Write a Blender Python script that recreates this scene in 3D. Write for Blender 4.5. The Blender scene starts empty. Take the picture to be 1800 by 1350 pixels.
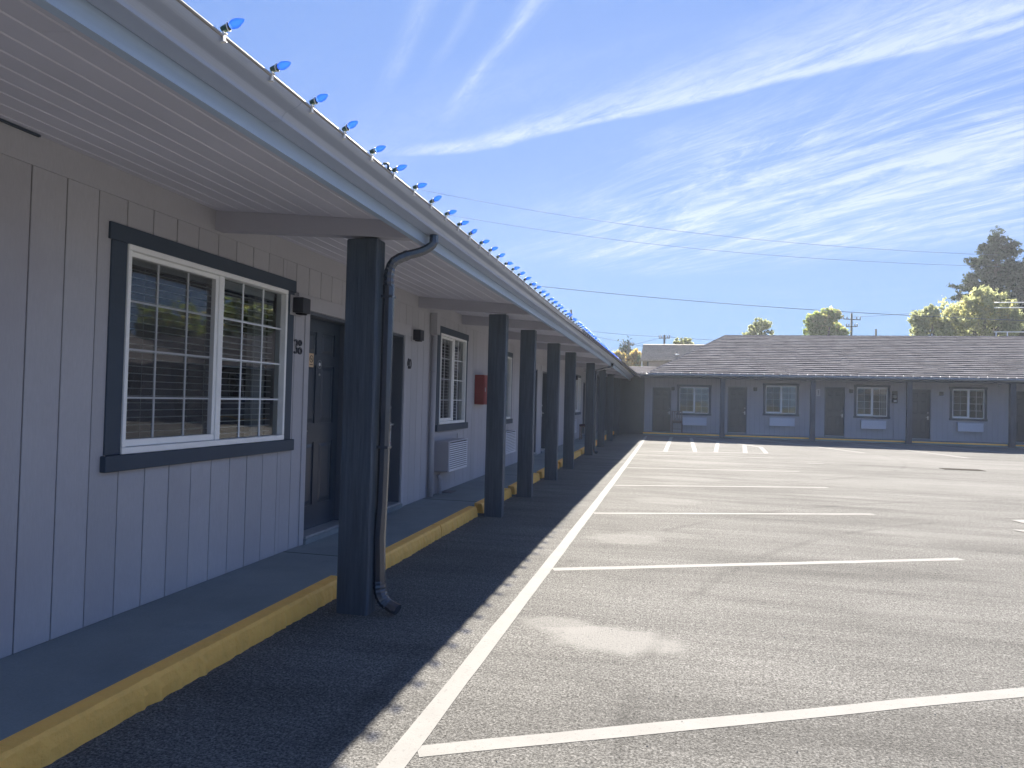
import bpy, math, random
import numpy as np
from mathutils import Matrix, Vector
random.seed(7); rng = np.random.default_rng(7)
S = bpy.context.scene
col = S.collection
PI = math.pi

# ------------------------------------------------------------ camera
cam_d = bpy.data.cameras.new('camera'); cam = bpy.data.objects.new('camera', cam_d); col.objects.link(cam)
cam_d.sensor_width = 36.0; cam_d.lens = 25.0; cam_d.clip_start = 0.05; cam_d.clip_end = 3000
R = Matrix(((0.97433908, -0.01936666, 0.22425052, 0), (0.22369413, -0.02727977, -0.97427755, 0),
            (0.02498601, 0.99944022, -0.02224754, 0), (0, 0, 0, 1)))
cam.matrix_world = Matrix.Translation((0, 0, 1.45)) @ R
S.camera = cam

# ------------------------------------------------------------ light and sky
SUN_EL = math.radians(31.0); SUN_AZ = math.radians(-3.1)      # azimuth from +Y towards +X
sd = bpy.data.lights.new('sun', 'SUN'); sun = bpy.data.objects.new('sun', sd); col.objects.link(sun)
sd.energy = 5.0; sd.angle = math.radians(0.55); sd.color = (1.0, 0.92, 0.80)
dirv = Vector((math.sin(SUN_AZ) * math.cos(SUN_EL), math.cos(SUN_AZ) * math.cos(SUN_EL), math.sin(SUN_EL)))
sun.rotation_euler = dirv.to_track_quat('Z', 'Y').to_euler()
sun.location = (0, 20, 30)

W = bpy.data.worlds.new('World'); S.world = W; W.use_nodes = True
SKY = dict(strength=0.10, tint=(0.295, 0.535, 1.15), horizon=(0.58, 0.98, 1.56), cloud=(1.16, 1.36, 1.70))
def build_world():
    nt = W.node_tree; N = nt.nodes; L = nt.links; N.clear()
    def nd(t, **k):
        n = N.new(t)
        for a, b in k.items(): setattr(n, a, b)
        return n
    def mth(op, a, b=None, c=None, clamp=False):
        n = nd('ShaderNodeMath', operation=op, use_clamp=clamp)
        for i, v in enumerate((a, b, c)):
            if v is None: continue
            if isinstance(v, (int, float)): n.inputs[i].default_value = v
            else: L.new(v, n.inputs[i])
        return n.outputs[0]
    def ramp01(v, lo, hi):
        n = nd('ShaderNodeMapRange', interpolation_type='SMOOTHSTEP')
        L.new(v, n.inputs['Value']); n.inputs['From Min'].default_value = lo; n.inputs['From Max'].default_value = hi
        return n.outputs['Result']
    out = nd('ShaderNodeOutputWorld'); bg = nd('ShaderNodeBackground'); bg.inputs[1].default_value = SKY['strength']
    L.new(bg.outputs[0], out.inputs[0])
    sky = nd('ShaderNodeTexSky', sky_type='NISHITA'); sky.sun_disc = False
    sky.sun_elevation = SUN_EL; sky.sun_rotation = SUN_AZ
    sky.altitude = 1200; sky.air_density = 1.0; sky.dust_density = 0.15; sky.ozone_density = 3.0
    tint = nd('ShaderNodeMix', data_type='RGBA', blend_type='MULTIPLY'); tint.inputs['Factor'].default_value = 1
    gm = nd('ShaderNodeGamma'); gm.inputs[1].default_value = 0.15; L.new(sky.outputs[0], gm.inputs[0])   # flatten, as the phone's tone mapping does
    L.new(gm.outputs[0], tint.inputs[6]); tint.inputs[7].default_value = (*SKY['tint'], 1)
    tc = nd('ShaderNodeTexCoord'); sep = nd('ShaderNodeSeparateXYZ'); L.new(tc.outputs['Generated'], sep.inputs[0])
    z = mth('MAXIMUM', sep.outputs[2], 0.04)
    px = mth('DIVIDE', sep.outputs[0], z); py = mth('DIVIDE', sep.outputs[1], z)
    def noise(ang, su, sv, detail=6, rough=0.62, dist=0.0, off=0.0, scale=1.0):
        ca, sa = math.cos(ang), math.sin(ang)
        u = mth('MULTIPLY', mth('ADD', mth('MULTIPLY', px, ca), mth('MULTIPLY', py, sa)), su)
        v = mth('MULTIPLY', mth('ADD', mth('MULTIPLY', px, -sa), mth('MULTIPLY', py, ca)), sv)
        c = nd('ShaderNodeCombineXYZ'); L.new(u, c.inputs[0]); L.new(v, c.inputs[1]); c.inputs[2].default_value = off
        n = nd('ShaderNodeTexNoise'); L.new(c.outputs[0], n.inputs['Vector'])
        n.inputs['Scale'].default_value = scale; n.inputs['Detail'].default_value = detail
        n.inputs['Roughness'].default_value = rough; n.inputs['Distortion'].default_value = dist
        return n.outputs['Fac']
    def line(nx, ny):
        return mth('ADD', mth('MULTIPLY', px, nx), mth('MULTIPLY', py, ny))
    wob = mth('MULTIPLY', mth('SUBTRACT', noise(0.3, 2.2, 2.2, 3), 0.5), 0.10)
    # long contrail-like band, sharp on its far side, feathered on the near one
    d1 = mth('ADD', line(0.376, 0.927), wob)
    bend = mth('MULTIPLY', ramp01(px, -0.75, -1.6), 0.30)
    d1 = mth('ADD', d1, bend)
    wid = ramp01(px, -1.2, 1.2)
    near = mth('SUBTRACT', 2.10, mth('MULTIPLY', wid, 0.55))
    up = nd('ShaderNodeMapRange', interpolation_type='SMOOTHSTEP'); L.new(d1, up.inputs['Value']); L.new(near, up.inputs['From Min']); up.inputs['From Max'].default_value = 2.20
    dn = ramp01(d1, 2.27, 2.215)
    tex1 = ramp01(noise(-0.62, 1.3, 6.0, 8, 0.70, 0.8), 0.24, 0.60)
    fade1 = mth('MULTIPLY', ramp01(px, -1.45, -0.75), 1.0)
    b1 = mth('MULTIPLY', mth('MULTIPLY', up.outputs[0], dn), mth('MULTIPLY', tex1, fade1))
    # thin streaks left of it
    def streak(c, w, lo, hi, amp, nx=0.83, ny=0.558):
        d = mth('ABSOLUTE', mth('SUBTRACT', mth('ADD', line(nx, ny), mth('MULTIPLY', wob, 0.35)), c))
        m = ramp01(d, w, 0.0)
        m = mth('MULTIPLY', m, mth('MULTIPLY', ramp01(py, lo - 0.15, lo + 0.25), ramp01(py, hi + 0.08, hi - 0.25)))
        return mth('MULTIPLY', mth('MULTIPLY', m, ramp01(noise(-0.98, 1.2, 12.0, 5), 0.25, 0.7)), amp)
    s1 = streak(0.664, 0.05, 1.2, 2.4, 0.9)
    s2 = streak(0.41, 0.05, 1.3, 2.2, 0.5)
    s3 = streak(0.52, 0.03, 1.4, 2.1, 0.25)
    # wispy field on the right
    cx = mth('SUBTRACT', px, 0.75); cy = mth('SUBTRACT', py, 3.75)
    ru = mth('ADD', mth('MULTIPLY', cx, 0.42), mth('MULTIPLY', cy, -0.55))
    rv = mth('ADD', mth('MULTIPLY', cx, 0.85), mth('MULTIPLY', cy, 0.70))
    rr = mth('SQRT', mth('ADD', mth('POWER', ru, 2.0), mth('POWER', rv, 2.0)))
    fieldm = ramp01(mth('ADD', rr, mth('MULTIPLY', mth('SUBTRACT', noise(0.2, 0.9, 0.9, 4), 0.5), 1.2)), 1.75, 0.55)
    f1 = ramp01(noise(-0.92, 0.75, 3.3, 9, 0.72, 1.7, 3.0), 0.39, 0.66)
    f2 = ramp01(noise(-0.70, 1.3, 9.0, 8, 0.72, 0.9, 8.0), 0.42, 0.72)
    field = mth('MULTIPLY', fieldm, mth('ADD', mth('MULTIPLY', f1, 0.95), mth('MULTIPLY', f2, 0.7)))
    # long streak inside the field
    s4 = streak(2.62, 0.10, 2.5, 4.9, 0.75, 0.78, 0.626)
    veil = mth('MULTIPLY', ramp01(noise(-0.5, 0.35, 0.9, 7, 0.6, 0.4, 5.0), 0.50, 0.85), 0.28)
    tot = b1
    for q in (s1, s2, s3, field, s4, veil): tot = mth('ADD', tot, q)
    feather = ramp01(noise(-0.8, 5.0, 13.0, 8, 0.78, 0.7, 2.0), 0.30, 0.66)
    tot = mth('MULTIPLY', tot, mth('ADD', 0.48, mth('MULTIPLY', feather, 0.62)))
    tot = mth('MULTIPLY', tot, ramp01(sep.outputs[2], 0.03, 0.16))
    fac = mth('MULTIPLY', mth('MINIMUM', tot, 1.0), 0.88)
    mx = nd('ShaderNodeMix', data_type='RGBA'); L.new(fac, mx.inputs['Factor'])
    hz = nd('ShaderNodeMix', data_type='RGBA'); L.new(mth('MULTIPLY', ramp01(sep.outputs[2], 0.34, -0.02), 0.95), hz.inputs['Factor'])
    L.new(tint.outputs[2], hz.inputs[6]); hz.inputs[7].default_value = (*SKY['horizon'], 1)
    L.new(hz.outputs[2], mx.inputs[6]); mx.inputs[7].default_value = (*SKY['cloud'], 1)
    L.new(mx.outputs[2], bg.inputs[0])
build_world()
S.view_settings.view_transform = 'Standard'; S.view_settings.look = 'None'
S.view_settings.exposure = 2.5; S.view_settings.gamma = 1.0; S.view_settings.use_curve_mapping = False
S.render.engine = 'CYCLES'
S.cycles.max_bounces = 8; S.cycles.transparent_max_bounces = 16

# ------------------------------------------------------------ materials
def mat(name, base, rough=0.6, spec=0.5, metal=0.0, var=0.0, vscale=3.0, stretch=(1, 1, 1), bump=0.0, bscale=60, bdist=0.002,
        bstretch=(1, 1, 1), dirt=None, dscale=2.0, dlo=0.55, dhi=0.75, grain=0.0, gscale=200, objvar=0.0, emis=None):
    m = bpy.data.materials.new(name); m.use_nodes = True; nt = m.node_tree; N = nt.nodes; L = nt.links
    P = N['Principled BSDF']; P.inputs['Roughness'].default_value = rough; P.inputs['Metallic'].default_value = metal
    P.inputs['Specular IOR Level'].default_value = spec; P.inputs['Base Color'].default_value = (*base, 1)
    g = N.new('ShaderNodeNewGeometry'); cur = None
    def mapped(st):
        mp = N.new('ShaderNodeMapping'); mp.inputs['Scale'].default_value = st; L.new(g.outputs['Position'], mp.inputs['Vector']); return mp.outputs[0]
    def noise(st, sc, det=5, ro=0.6):
        n = N.new('ShaderNodeTexNoise'); L.new(mapped(st), n.inputs['Vector']); n.inputs['Scale'].default_value = sc
        n.inputs['Detail'].default_value = det; n.inputs['Roughness'].default_value = ro; return n.outputs['Fac']
    def mr(v, a, b, c, d):
        n = N.new('ShaderNodeMapRange'); L.new(v, n.inputs['Value'])
        for k, x in zip(('From Min', 'From Max', 'To Min', 'To Max'), (a, b, c, d)): n.inputs[k].default_value = x
        return n.outputs['Result']
    def scale_by(v):
        nonlocal cur
        x = N.new('ShaderNodeVectorMath'); x.operation = 'SCALE'
        if cur is None: x.inputs[0].default_value = base
        else: L.new(cur, x.inputs[0])
        L.new(v, x.inputs['Scale']); cur = x.outputs[0]
    if var: scale_by(mr(noise(stretch, vscale), 0.3, 0.7, 1 - var, 1 + var))
    if grain: scale_by(mr(noise(bstretch, gscale, 3), 0.3, 0.7, 1 - grain, 1 + grain))
    if objvar:
        oi = N.new('ShaderNodeObjectInfo'); scale_by(mr(oi.outputs['Random'], 0, 1, 1 - objvar, 1 + objvar))
    if dirt:
        x = N.new('ShaderNodeMix'); x.data_type = 'RGBA'; L.new(mr(noise((1, 1, 1), dscale, 8, 0.7), dlo, dhi, 0, 1), x.inputs['Factor'])
        if cur is None: x.inputs[6].default_value = (*base, 1)
        else: L.new(cur, x.inputs[6])
        x.inputs[7].default_value = (*dirt, 1); cur = x.outputs[2]
    if cur is not None: L.new(cur, P.inputs['Base Color'])
    if bump:
        b = N.new('ShaderNodeBump'); b.inputs['Strength'].default_value = bump; b.inputs['Distance'].default_value = bdist
        L.new(noise(bstretch, bscale, 6, 0.65), b.inputs['Height']); L.new(b.outputs[0], P.inputs['Normal'])
    if emis: P.inputs['Emission Color'].default_value = (*emis[0], 1); P.inputs['Emission Strength'].default_value = emis[1]
    return m

def asphalt_mat():
    m = bpy.data.materials.new('asphalt'); m.use_nodes = True; nt = m.node_tree; N = nt.nodes; L = nt.links
    P = N['Principled BSDF']; P.inputs['Roughness'].default_value = 1.0; P.inputs['Specular IOR Level'].default_value = 0.03
    g = N.new('ShaderNodeNewGeometry')
    def noise(sc, det=5, ro=0.6, st=(1, 1, 1), dist=0.0, rot=0.0, loc=(0, 0, 0)):
        mp = N.new('ShaderNodeMapping'); mp.inputs['Scale'].default_value = st; mp.inputs['Rotation'].default_value = (0, 0, rot)
        mp.inputs['Location'].default_value = loc
        L.new(g.outputs['Position'], mp.inputs['Vector'])
        n = N.new('ShaderNodeTexNoise'); L.new(mp.outputs[0], n.inputs['Vector']); n.inputs['Scale'].default_value = sc
        n.inputs['Detail'].default_value = det; n.inputs['Roughness'].default_value = ro; n.inputs['Distortion'].default_value = dist
        return n.outputs['Fac']
    def mr(v, a, b, c, d, sm=False):
        n = N.new('ShaderNodeMapRange'); L.new(v, n.inputs['Value'])
        if sm: n.interpolation_type = 'SMOOTHSTEP'
        for k, x in zip(('From Min', 'From Max', 'To Min', 'To Max'), (a, b, c, d)): n.inputs[k].default_value = x
        return n.outputs['Result']
    def mul(a, b):
        n = N.new('ShaderNodeMath'); n.operation = 'MULTIPLY'
        for i, v in enumerate((a, b)):
            if isinstance(v, (int, float)): n.inputs[i].default_value = v
            else: L.new(v, n.inputs[i])
        return n.outputs[0]
    def add(a, b):
        o = mul(a, b); o.node.operation = 'ADD'; return o
    big = mr(noise(0.35, 6, 0.65), 0.3, 0.7, 0.87, 1.14)
    streak = mul(mr(noise(1.0, 7, 0.7, (0.35, 2.3, 1), 0.4, 0.12), 0.33, 0.67, 0.84, 1.19), mr(noise(1.0, 8, 0.75, (1.1, 9.0, 1), 0.6, -0.10), 0.36, 0.64, 0.93, 1.08))
    fine = mr(noise(85, 3, 0.7), 0.36, 0.64, 0.45, 1.6)
    fine2 = mr(noise(320, 2, 0.6), 0.3, 0.7, 0.7, 1.3)
    coarse = mul(mr(noise(22, 4, 0.8), 0.36, 0.64, 0.84, 1.18), mr(noise(48, 3, 0.7), 0.38, 0.62, 0.80, 1.22))
    v = mul(mul(mul(big, streak), coarse), mul(fine, fine2))
    # dusty pale scuffs, placed where they lie on the lot
    sep = N.new('ShaderNodeSeparateXYZ'); L.new(g.outputs['Position'], sep.inputs[0])
    edge = mul(add(noise(7, 6, 0.7), -0.5), 0.9)
    def spot(x, y, rx, ry, amp):
        dx = mul(add(sep.outputs[0], -x), 1 / rx); dy = mul(add(sep.outputs[1], -y), 1 / ry)
        s = N.new('ShaderNodeMath'); s.operation = 'SQRT'; L.new(add(mul(dx, dx), mul(dy, dy)), s.inputs[0])
        return mul(mr(add(s.outputs[0], edge), 1.1, 0.55, 0, 1, True), amp)
    tot = None
    for a in ((-0.33, 4.42, 0.46, 0.27, 1.3), (-0.72, 4.62, 0.3, 0.18, 0.8), (-0.5, 7.7, 0.45, 0.35, 0.6), (-0.1, 8.1, 0.5, 0.2, 0.35), (-0.1, 10.9, 0.6, 0.4, 0.45),
              (0.15, 14.3, 0.9, 0.5, 0.4), (1.7, 5.6, 0.5, 0.12, 0.3), (3.0, 9.2, 1.2, 0.25, 0.3), (0.6, 18.6, 1.6, 0.5, 0.4), (5.5, 15.0, 3.0, 1.6, 0.3), (7.5, 22, 4.0, 2.5, 0.35)):
        s = spot(*a); tot = s if tot is None else add(tot, s)
    spk = mr(noise(60, 4, 0.75), 0.38, 0.62, 0.35, 1.0)
    tot = mul(tot, spk)
    stain = None
    for a in ((2.6, 11.3, 0.75, 0.16, 0.28), (2.0, 11.9, 0.9, 0.12, 0.2), (1.2, 6.9, 1.3, 0.5, 0.22), (1.4, 9.9, 1.4, 0.5, 0.2), (3.4, 8.6, 0.8, 0.5, 0.2), (5.2, 19.8, 1.2, 0.15, 0.4), (0.9, 3.4, 1.4, 0.5, 0.18), (1.3, 13.0, 1.4, 0.45, 0.22)):
        s = spot(*a); stain = s if stain is None else add(stain, s)
    # tyre arcs
    def arc(cx, cy, r, w, amp):
        dx = add(sep.outputs[0], -cx); dy = add(sep.outputs[1], -cy)
        s = N.new('ShaderNodeMath'); s.operation = 'SQRT'; L.new(add(mul(dx, dx), mul(dy, dy)), s.inputs[0])
        q = N.new('ShaderNodeMath'); q.operation = 'ABSOLUTE'; L.new(add(add(s.outputs[0], -r), mul(edge, 0.05)), q.inputs[0])
        return mul(mr(q.outputs[0], w, 0.0, 0, 1, True), mul(mr(noise(1.1, 3), 0.42, 0.6, 0, 1), amp))
    stain = add(stain, arc(9.0, 3.0, 9.2, 0.09, 0.28)); stain = add(stain, arc(9.4, 3.2, 10.8, 0.09, 0.25))
    stain = add(stain, arc(-6.0, 24.0, 12.4, 0.1, 0.25))
    base = N.new('ShaderNodeVectorMath'); base.operation = 'SCALE'; base.inputs[0].default_value = (0.110, 0.109, 0.1065); L.new(v, base.inputs['Scale'])
    m1 = N.new('ShaderNodeMix'); m1.data_type = 'RGBA'; L.new(tot, m1.inputs['Factor']); L.new(base.outputs[0], m1.inputs[6]); m1.inputs[7].default_value = (0.205, 0.203, 0.198, 1)
    m2 = N.new('ShaderNodeMix'); m2.data_type = 'RGBA'; L.new(stain, m2.inputs['Factor']); L.new(m1.outputs[2], m2.inputs[6]); m2.inputs[7].default_value = (0.03, 0.03, 0.03, 1)
    L.new(m2.outputs[2], P.inputs['Base Color'])
    b = N.new('ShaderNodeBump'); b.inputs['Strength'].default_value = 1.0; b.inputs['Distance'].default_value = 0.006
    L.new(add(mul(noise(95, 4, 0.7), 1.0), mul(noise(230, 2, 0.6), 0.5)), b.inputs['Height']); L.new(b.outputs[0], P.inputs['Normal'])
    return m

def paint_mat(name, base, chip, lo, hi):
    return mat(name, base, 0.95, 0.05, dirt=chip, dscale=45, dlo=lo, dhi=hi, bump=0.5, bscale=95, bdist=0.002, var=0.05, vscale=6)

def glass_mat():
    m = bpy.data.materials.new('window_glass'); m.use_nodes = True; nt = m.node_tree; N = nt.nodes; L = nt.links; N.clear()
    o = N.new('ShaderNodeOutputMaterial'); mx = N.new('ShaderNodeMixShader'); t = N.new('ShaderNodeBsdfTransparent'); gl = N.new('ShaderNodeBsdfGlossy')
    gl.inputs['Roughness'].default_value = 0.0; t.inputs[0].default_value = (0.80, 0.86, 0.85, 1); gl.inputs[0].default_value = (0.95, 0.97, 1, 1)
    f = N.new('ShaderNodeFresnel'); f.inputs[0].default_value = 1.8
    g = N.new('ShaderNodeNewGeometry'); n = N.new('ShaderNodeTexNoise'); n.inputs['Scale'].default_value = 1.6; n.inputs['Detail'].default_value = 2
    L.new(g.outputs['Position'], n.inputs['Vector'])
    b = N.new('ShaderNodeBump'); b.inputs['Strength'].default_value = 0.35; b.inputs['Distance'].default_value = 0.01
    L.new(n.outputs['Fac'], b.inputs['Height']); L.new(b.outputs[0], gl.inputs['Normal'])
    L.new(f.outputs[0], mx.inputs[0]); L.new(t.outputs[0], mx.inputs[1]); L.new(gl.outputs[0], mx.inputs[2]); L.new(mx.outputs[0], o.inputs[0])
    return m
def screen_mat():
    m = bpy.data.materials.new('insect_screen'); m.use_nodes = True; nt = m.node_tree; N = nt.nodes; L = nt.links; N.clear()
    o = N.new('ShaderNodeOutputMaterial'); mx = N.new('ShaderNodeMixShader'); t = N.new('ShaderNodeBsdfTransparent'); d = N.new('ShaderNodeBsdfDiffuse')
    d.inputs[0].default_value = (0.14, 0.14, 0.145, 1); mx.inputs[0].default_value = 0.28
    L.new(t.outputs[0], mx.inputs[1]); L.new(d.outputs[0], mx.inputs[2]); L.new(mx.outputs[0], o.inputs[0]); return m
def leaf_mat(name, c, tr, k=0.5, var=0.35):
    m = bpy.data.materials.new(name); m.use_nodes = True; nt = m.node_tree; N = nt.nodes; L = nt.links; N.clear()
    o = N.new('ShaderNodeOutputMaterial'); mx = N.new('ShaderNodeMixShader'); d = N.new('ShaderNodeBsdfDiffuse'); t = N.new('ShaderNodeBsdfTranslucent')
    g = N.new('ShaderNodeNewGeometry'); mr = N.new('ShaderNodeMapRange'); mr.inputs['To Min'].default_value = 1 - var; mr.inputs['To Max'].default_value = 1 + var
    L.new(g.outputs['Random Per Island'], mr.inputs['Value'])
    for s, cc in ((d, c), (t, tr)):
        v = N.new('ShaderNodeVectorMath'); v.operation = 'SCALE'; v.inputs[0].default_value = cc; L.new(mr.outputs[0], v.inputs['Scale']); L.new(v.outputs[0], s.inputs[0])
    mx.inputs[0].default_value = k; L.new(d.outputs[0], mx.inputs[1]); L.new(t.outputs[0], mx.inputs[2]); L.new(mx.outputs[0], o.inputs[0]); return m

M = dict(
    asphalt=asphalt_mat(),
    ground=mat('dry_grass_ground', (0.10, 0.10, 0.05), 0.9, 0.2, var=0.4, vscale=0.5, bump=0.5, bscale=8, bdist=0.05),
    line=paint_mat('white_line_paint', (0.205, 0.204, 0.200), (0.12, 0.119, 0.116), 0.57, 0.74),
    curb=mat('yellow_curb_paint', (1.0, 0.52, 0.11), 0.6, 0.4, var=0.08, vscale=9, dirt=(0.50, 0.33, 0.13), dscale=24, dlo=0.66, dhi=0.82, bump=0.8, bscale=18, bdist=0.014),
    walk=mat('grey_painted_concrete', (0.195, 0.225, 0.235), 0.7, 0.4, var=0.14, vscale=1.4, grain=0.08, gscale=90, bump=0.4, bscale=60, bdist=0.003, dirt=(0.14, 0.165, 0.18), dscale=2.5, dlo=0.55, dhi=0.8),
    siding=mat('grey_mauve_siding', (0.415, 0.41, 0.435), 0.62, 0.4, var=0.05, vscale=1.0, grain=0.05, gscale=160, bump=0.35, bscale=55, bdist=0.003, bstretch=(1, 1, 0.12), objvar=0.05,
               dirt=(0.375, 0.355, 0.385), dscale=1.3, dlo=0.5, dhi=0.85),
    backing=mat('shadow_gap_backing', (0.20, 0.18, 0.19), 0.8, 0.2),
    soffit=mat('grey_soffit_paint', (0.60, 0.60, 0.68), 0.5, 0.45, var=0.06, vscale=1.2, bump=0.25, bscale=40, bdist=0.002, bstretch=(1, 0.1, 1), objvar=0.03),
    beam=mat('grey_beam_paint', (0.42, 0.415, 0.47), 0.6, 0.4, var=0.06, vscale=2, bump=0.3, bscale=40, bdist=0.003),
    slate=mat('dark_slate_paint', (0.044, 0.064, 0.090), 0.55, 0.45, var=0.12, vscale=2.5, bump=0.5, bscale=70, bdist=0.003, bstretch=(1, 1, 0.08)),
    slate_h=mat('dark_slate_trim_paint', (0.046, 0.066, 0.094), 0.6, 0.4, var=0.1, vscale=2.5, bump=0.4, bscale=70, bdist=0.003, bstretch=(1, 0.1, 1)),
    post=mat('rough_sawn_dark_post', (0.046, 0.066, 0.094), 0.6, 0.45, var=0.2, vscale=4, stretch=(3, 3, 0.3), bump=1.0, bscale=40, bdist=0.009, bstretch=(1, 1, 0.06), grain=0.3, gscale=40),
    door=mat('dark_blue_door_paint', (0.026, 0.040, 0.062), 0.30, 0.5, var=0.06, vscale=3, bump=0.06, bscale=14, bdist=0.004),
    jamb=mat('slate_grey_jamb', (0.085, 0.10, 0.13), 0.5, 0.4),
    gutter=mat('blue_grey_gutter_metal', (0.34, 0.39, 0.50), 0.36, 0.6, var=0.10, vscale=2.0, stretch=(1, 0.15, 1), bump=0.15, bscale=9, bdist=0.004, bstretch=(1, 0.25, 1)),
    lip=mat('pale_gutter_lip', (0.30, 0.29, 0.275), 0.6, 0.3, var=0.1, vscale=6),
    fascia=mat('satin_blue_grey_fascia', (0.36, 0.46, 0.60), 0.34, 0.7, var=0.12, vscale=3, stretch=(1, 0.1, 6), bump=0.5, bscale=60, bdist=0.003, bstretch=(1, 0.02, 1)),
    spout=mat('dark_slate_downspout', (0.024, 0.034, 0.052), 0.24, 0.9, var=0.15, vscale=4, bump=0.2, bscale=20, bdist=0.003),
    vinyl=mat('white_vinyl', (0.90, 0.90, 0.88), 0.35, 0.5, var=0.04, vscale=5),
    muntin=mat('white_muntin', (0.80, 0.82, 0.84), 0.45, 0.4),
    blind=mat('grey_white_blind', (0.62, 0.62, 0.62), 0.5, 0.3),
    room=mat('dark_room_interior', (0.045, 0.042, 0.04), 0.9, 0.1),
    curtain=mat('pale_curtain', (0.30, 0.30, 0.31), 0.9, 0.1, var=0.3, vscale=20, stretch=(1, 1, 0.02)),
    ac=mat('grey_ac_enamel', (0.40, 0.38, 0.40), 0.4, 0.5, var=0.03, vscale=3),
    aclouvre=mat('pale_ac_louvre', (0.66, 0.66, 0.70), 0.4, 0.5),
    dark=mat('dark_void', (0.015, 0.016, 0.02), 0.8, 0.2),
    lamp=mat('black_lamp_housing', (0.02, 0.024, 0.036), 0.45, 0.5),
    red=mat('faded_red_cabinet', (0.26, 0.045, 0.045), 0.5, 0.4, var=0.08, vscale=6),
    steel=mat('brushed_steel', (0.62, 0.62, 0.63), 0.28, 0.5, metal=1.0),
    alu=mat('aluminium_threshold', (0.42, 0.43, 0.45), 0.4, 0.5, metal=0.6, var=0.1, vscale=20),
    tan=mat('tan_plaque', (0.62, 0.44, 0.26), 0.5, 0.4), black=mat('black_print', (0.02, 0.02, 0.025), 0.5, 0.4),
    white=mat('white_card', (0.72, 0.72, 0.72), 0.5, 0.3), pink=mat('pink_print', (0.5, 0.2, 0.2), 0.5, 0.3),
    digit=mat('dark_number_digit', (0.030, 0.035, 0.05), 0.4, 0.5),
    shingle=mat('grey_asphalt_shingle', (0.155, 0.148, 0.150), 1.0, 0.0, var=0.22, vscale=1.6, grain=0.28, gscale=26, bump=0.5, bscale=110, bdist=0.006),
    shingle_b=mat('brown_grey_shingle', (0.25, 0.205, 0.165), 0.85, 0.2, var=0.2, vscale=2.5, grain=0.3, gscale=12, bump=0.5, bscale=60, bdist=0.01),
    housewall=mat('taupe_house_wall', (0.32, 0.28, 0.29), 0.8, 0.2),
    pole=mat('weathered_pole', (0.10, 0.10, 0.09), 0.85, 0.2, var=0.2, vscale=6), ceram=mat('insulator', (0.25, 0.26, 0.27), 0.3, 0.5),
    wire=mat('dark_cable', (0.10, 0.12, 0.16), 1.0, 0.0), cord=mat('green_light_cord', (0.02, 0.045, 0.03), 0.5, 0.4),
    clip=mat('milky_plastic_clip', (0.74, 0.72, 0.66), 0.4, 0.5), socket=mat('green_socket', (0.03, 0.075, 0.055), 0.5, 0.4),
    rail=mat('white_steel_rail', (0.78, 0.78, 0.78), 0.4, 0.5),
    wood=mat('worn_brown_wood', (0.17, 0.13, 0.11), 0.5, 0.4, var=0.15, vscale=8), cushion=mat('dark_plum_cushion', (0.055, 0.03, 0.045), 0.8, 0.2),
    bark=mat('grey_bark', (0.07, 0.06, 0.05), 0.9, 0.2, var=0.3, vscale=4), iron=mat('rusty_iron_grate', (0.075, 0.068, 0.06), 1.0, 0.0), asphalt_d=mat('drain_pit_dirt', (0.045, 0.043, 0.04), 1.0, 0.0),
    glass=glass_mat(), screen=screen_mat(),
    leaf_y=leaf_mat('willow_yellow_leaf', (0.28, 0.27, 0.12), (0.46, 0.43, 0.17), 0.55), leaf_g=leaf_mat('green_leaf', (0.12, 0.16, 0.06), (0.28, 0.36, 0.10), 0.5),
    leaf_o=leaf_mat('autumn_leaf', (0.30, 0.21, 0.09), (0.50, 0.36, 0.12), 0.5), leaf_d=leaf_mat('olive_leaf', (0.24, 0.26, 0.15), (0.36, 0.39, 0.19), 0.5),
    needle=leaf_mat('dark_needles', (0.06, 0.075, 0.055), (0.06, 0.08, 0.04), 0.25, 0.4),
    grassm=mat('hedge', (0.05, 0.07, 0.03), 0.9, 0.2),
)
def bulb_mat(name, c, e):
    m = bpy.data.materials.new(name); m.use_nodes = True; nt = m.node_tree; N = nt.nodes; L = nt.links; N.clear()
    o = N.new('ShaderNodeOutputMaterial'); mx = N.new('ShaderNodeMixShader'); d = N.new('ShaderNodeBsdfPrincipled'); t = N.new('ShaderNodeBsdfTranslucent')
    d.inputs['Base Color'].default_value = (*c, 1); d.inputs['Roughness'].default_value = 0.2; t.inputs[0].default_value = (*e, 1)
    mx.inputs[0].default_value = 0.5; L.new(d.outputs[0], mx.inputs[1]); L.new(t.outputs[0], mx.inputs[2])
    m2 = N.new('ShaderNodeMixShader'); tr = N.new('ShaderNodeBsdfTransparent'); tr.inputs[0].default_value = (*[min(1, .35 + x) for x in e], 1); m2.inputs[0].default_value = 0.5
    L.new(mx.outputs[0], m2.inputs[1]); L.new(tr.outputs[0], m2.inputs[2]); L.new(m2.outputs[0], o.inputs[0]); return m
M['bulb'] = bulb_mat('blue_bulb', (0.05, 0.18, 0.75), (0.06, 0.22, 0.8)); M['pale_bulb'] = bulb_mat('pale_bulb', (0.6, 0.6, 0.62), (0.6, 0.6, 0.65))

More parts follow.
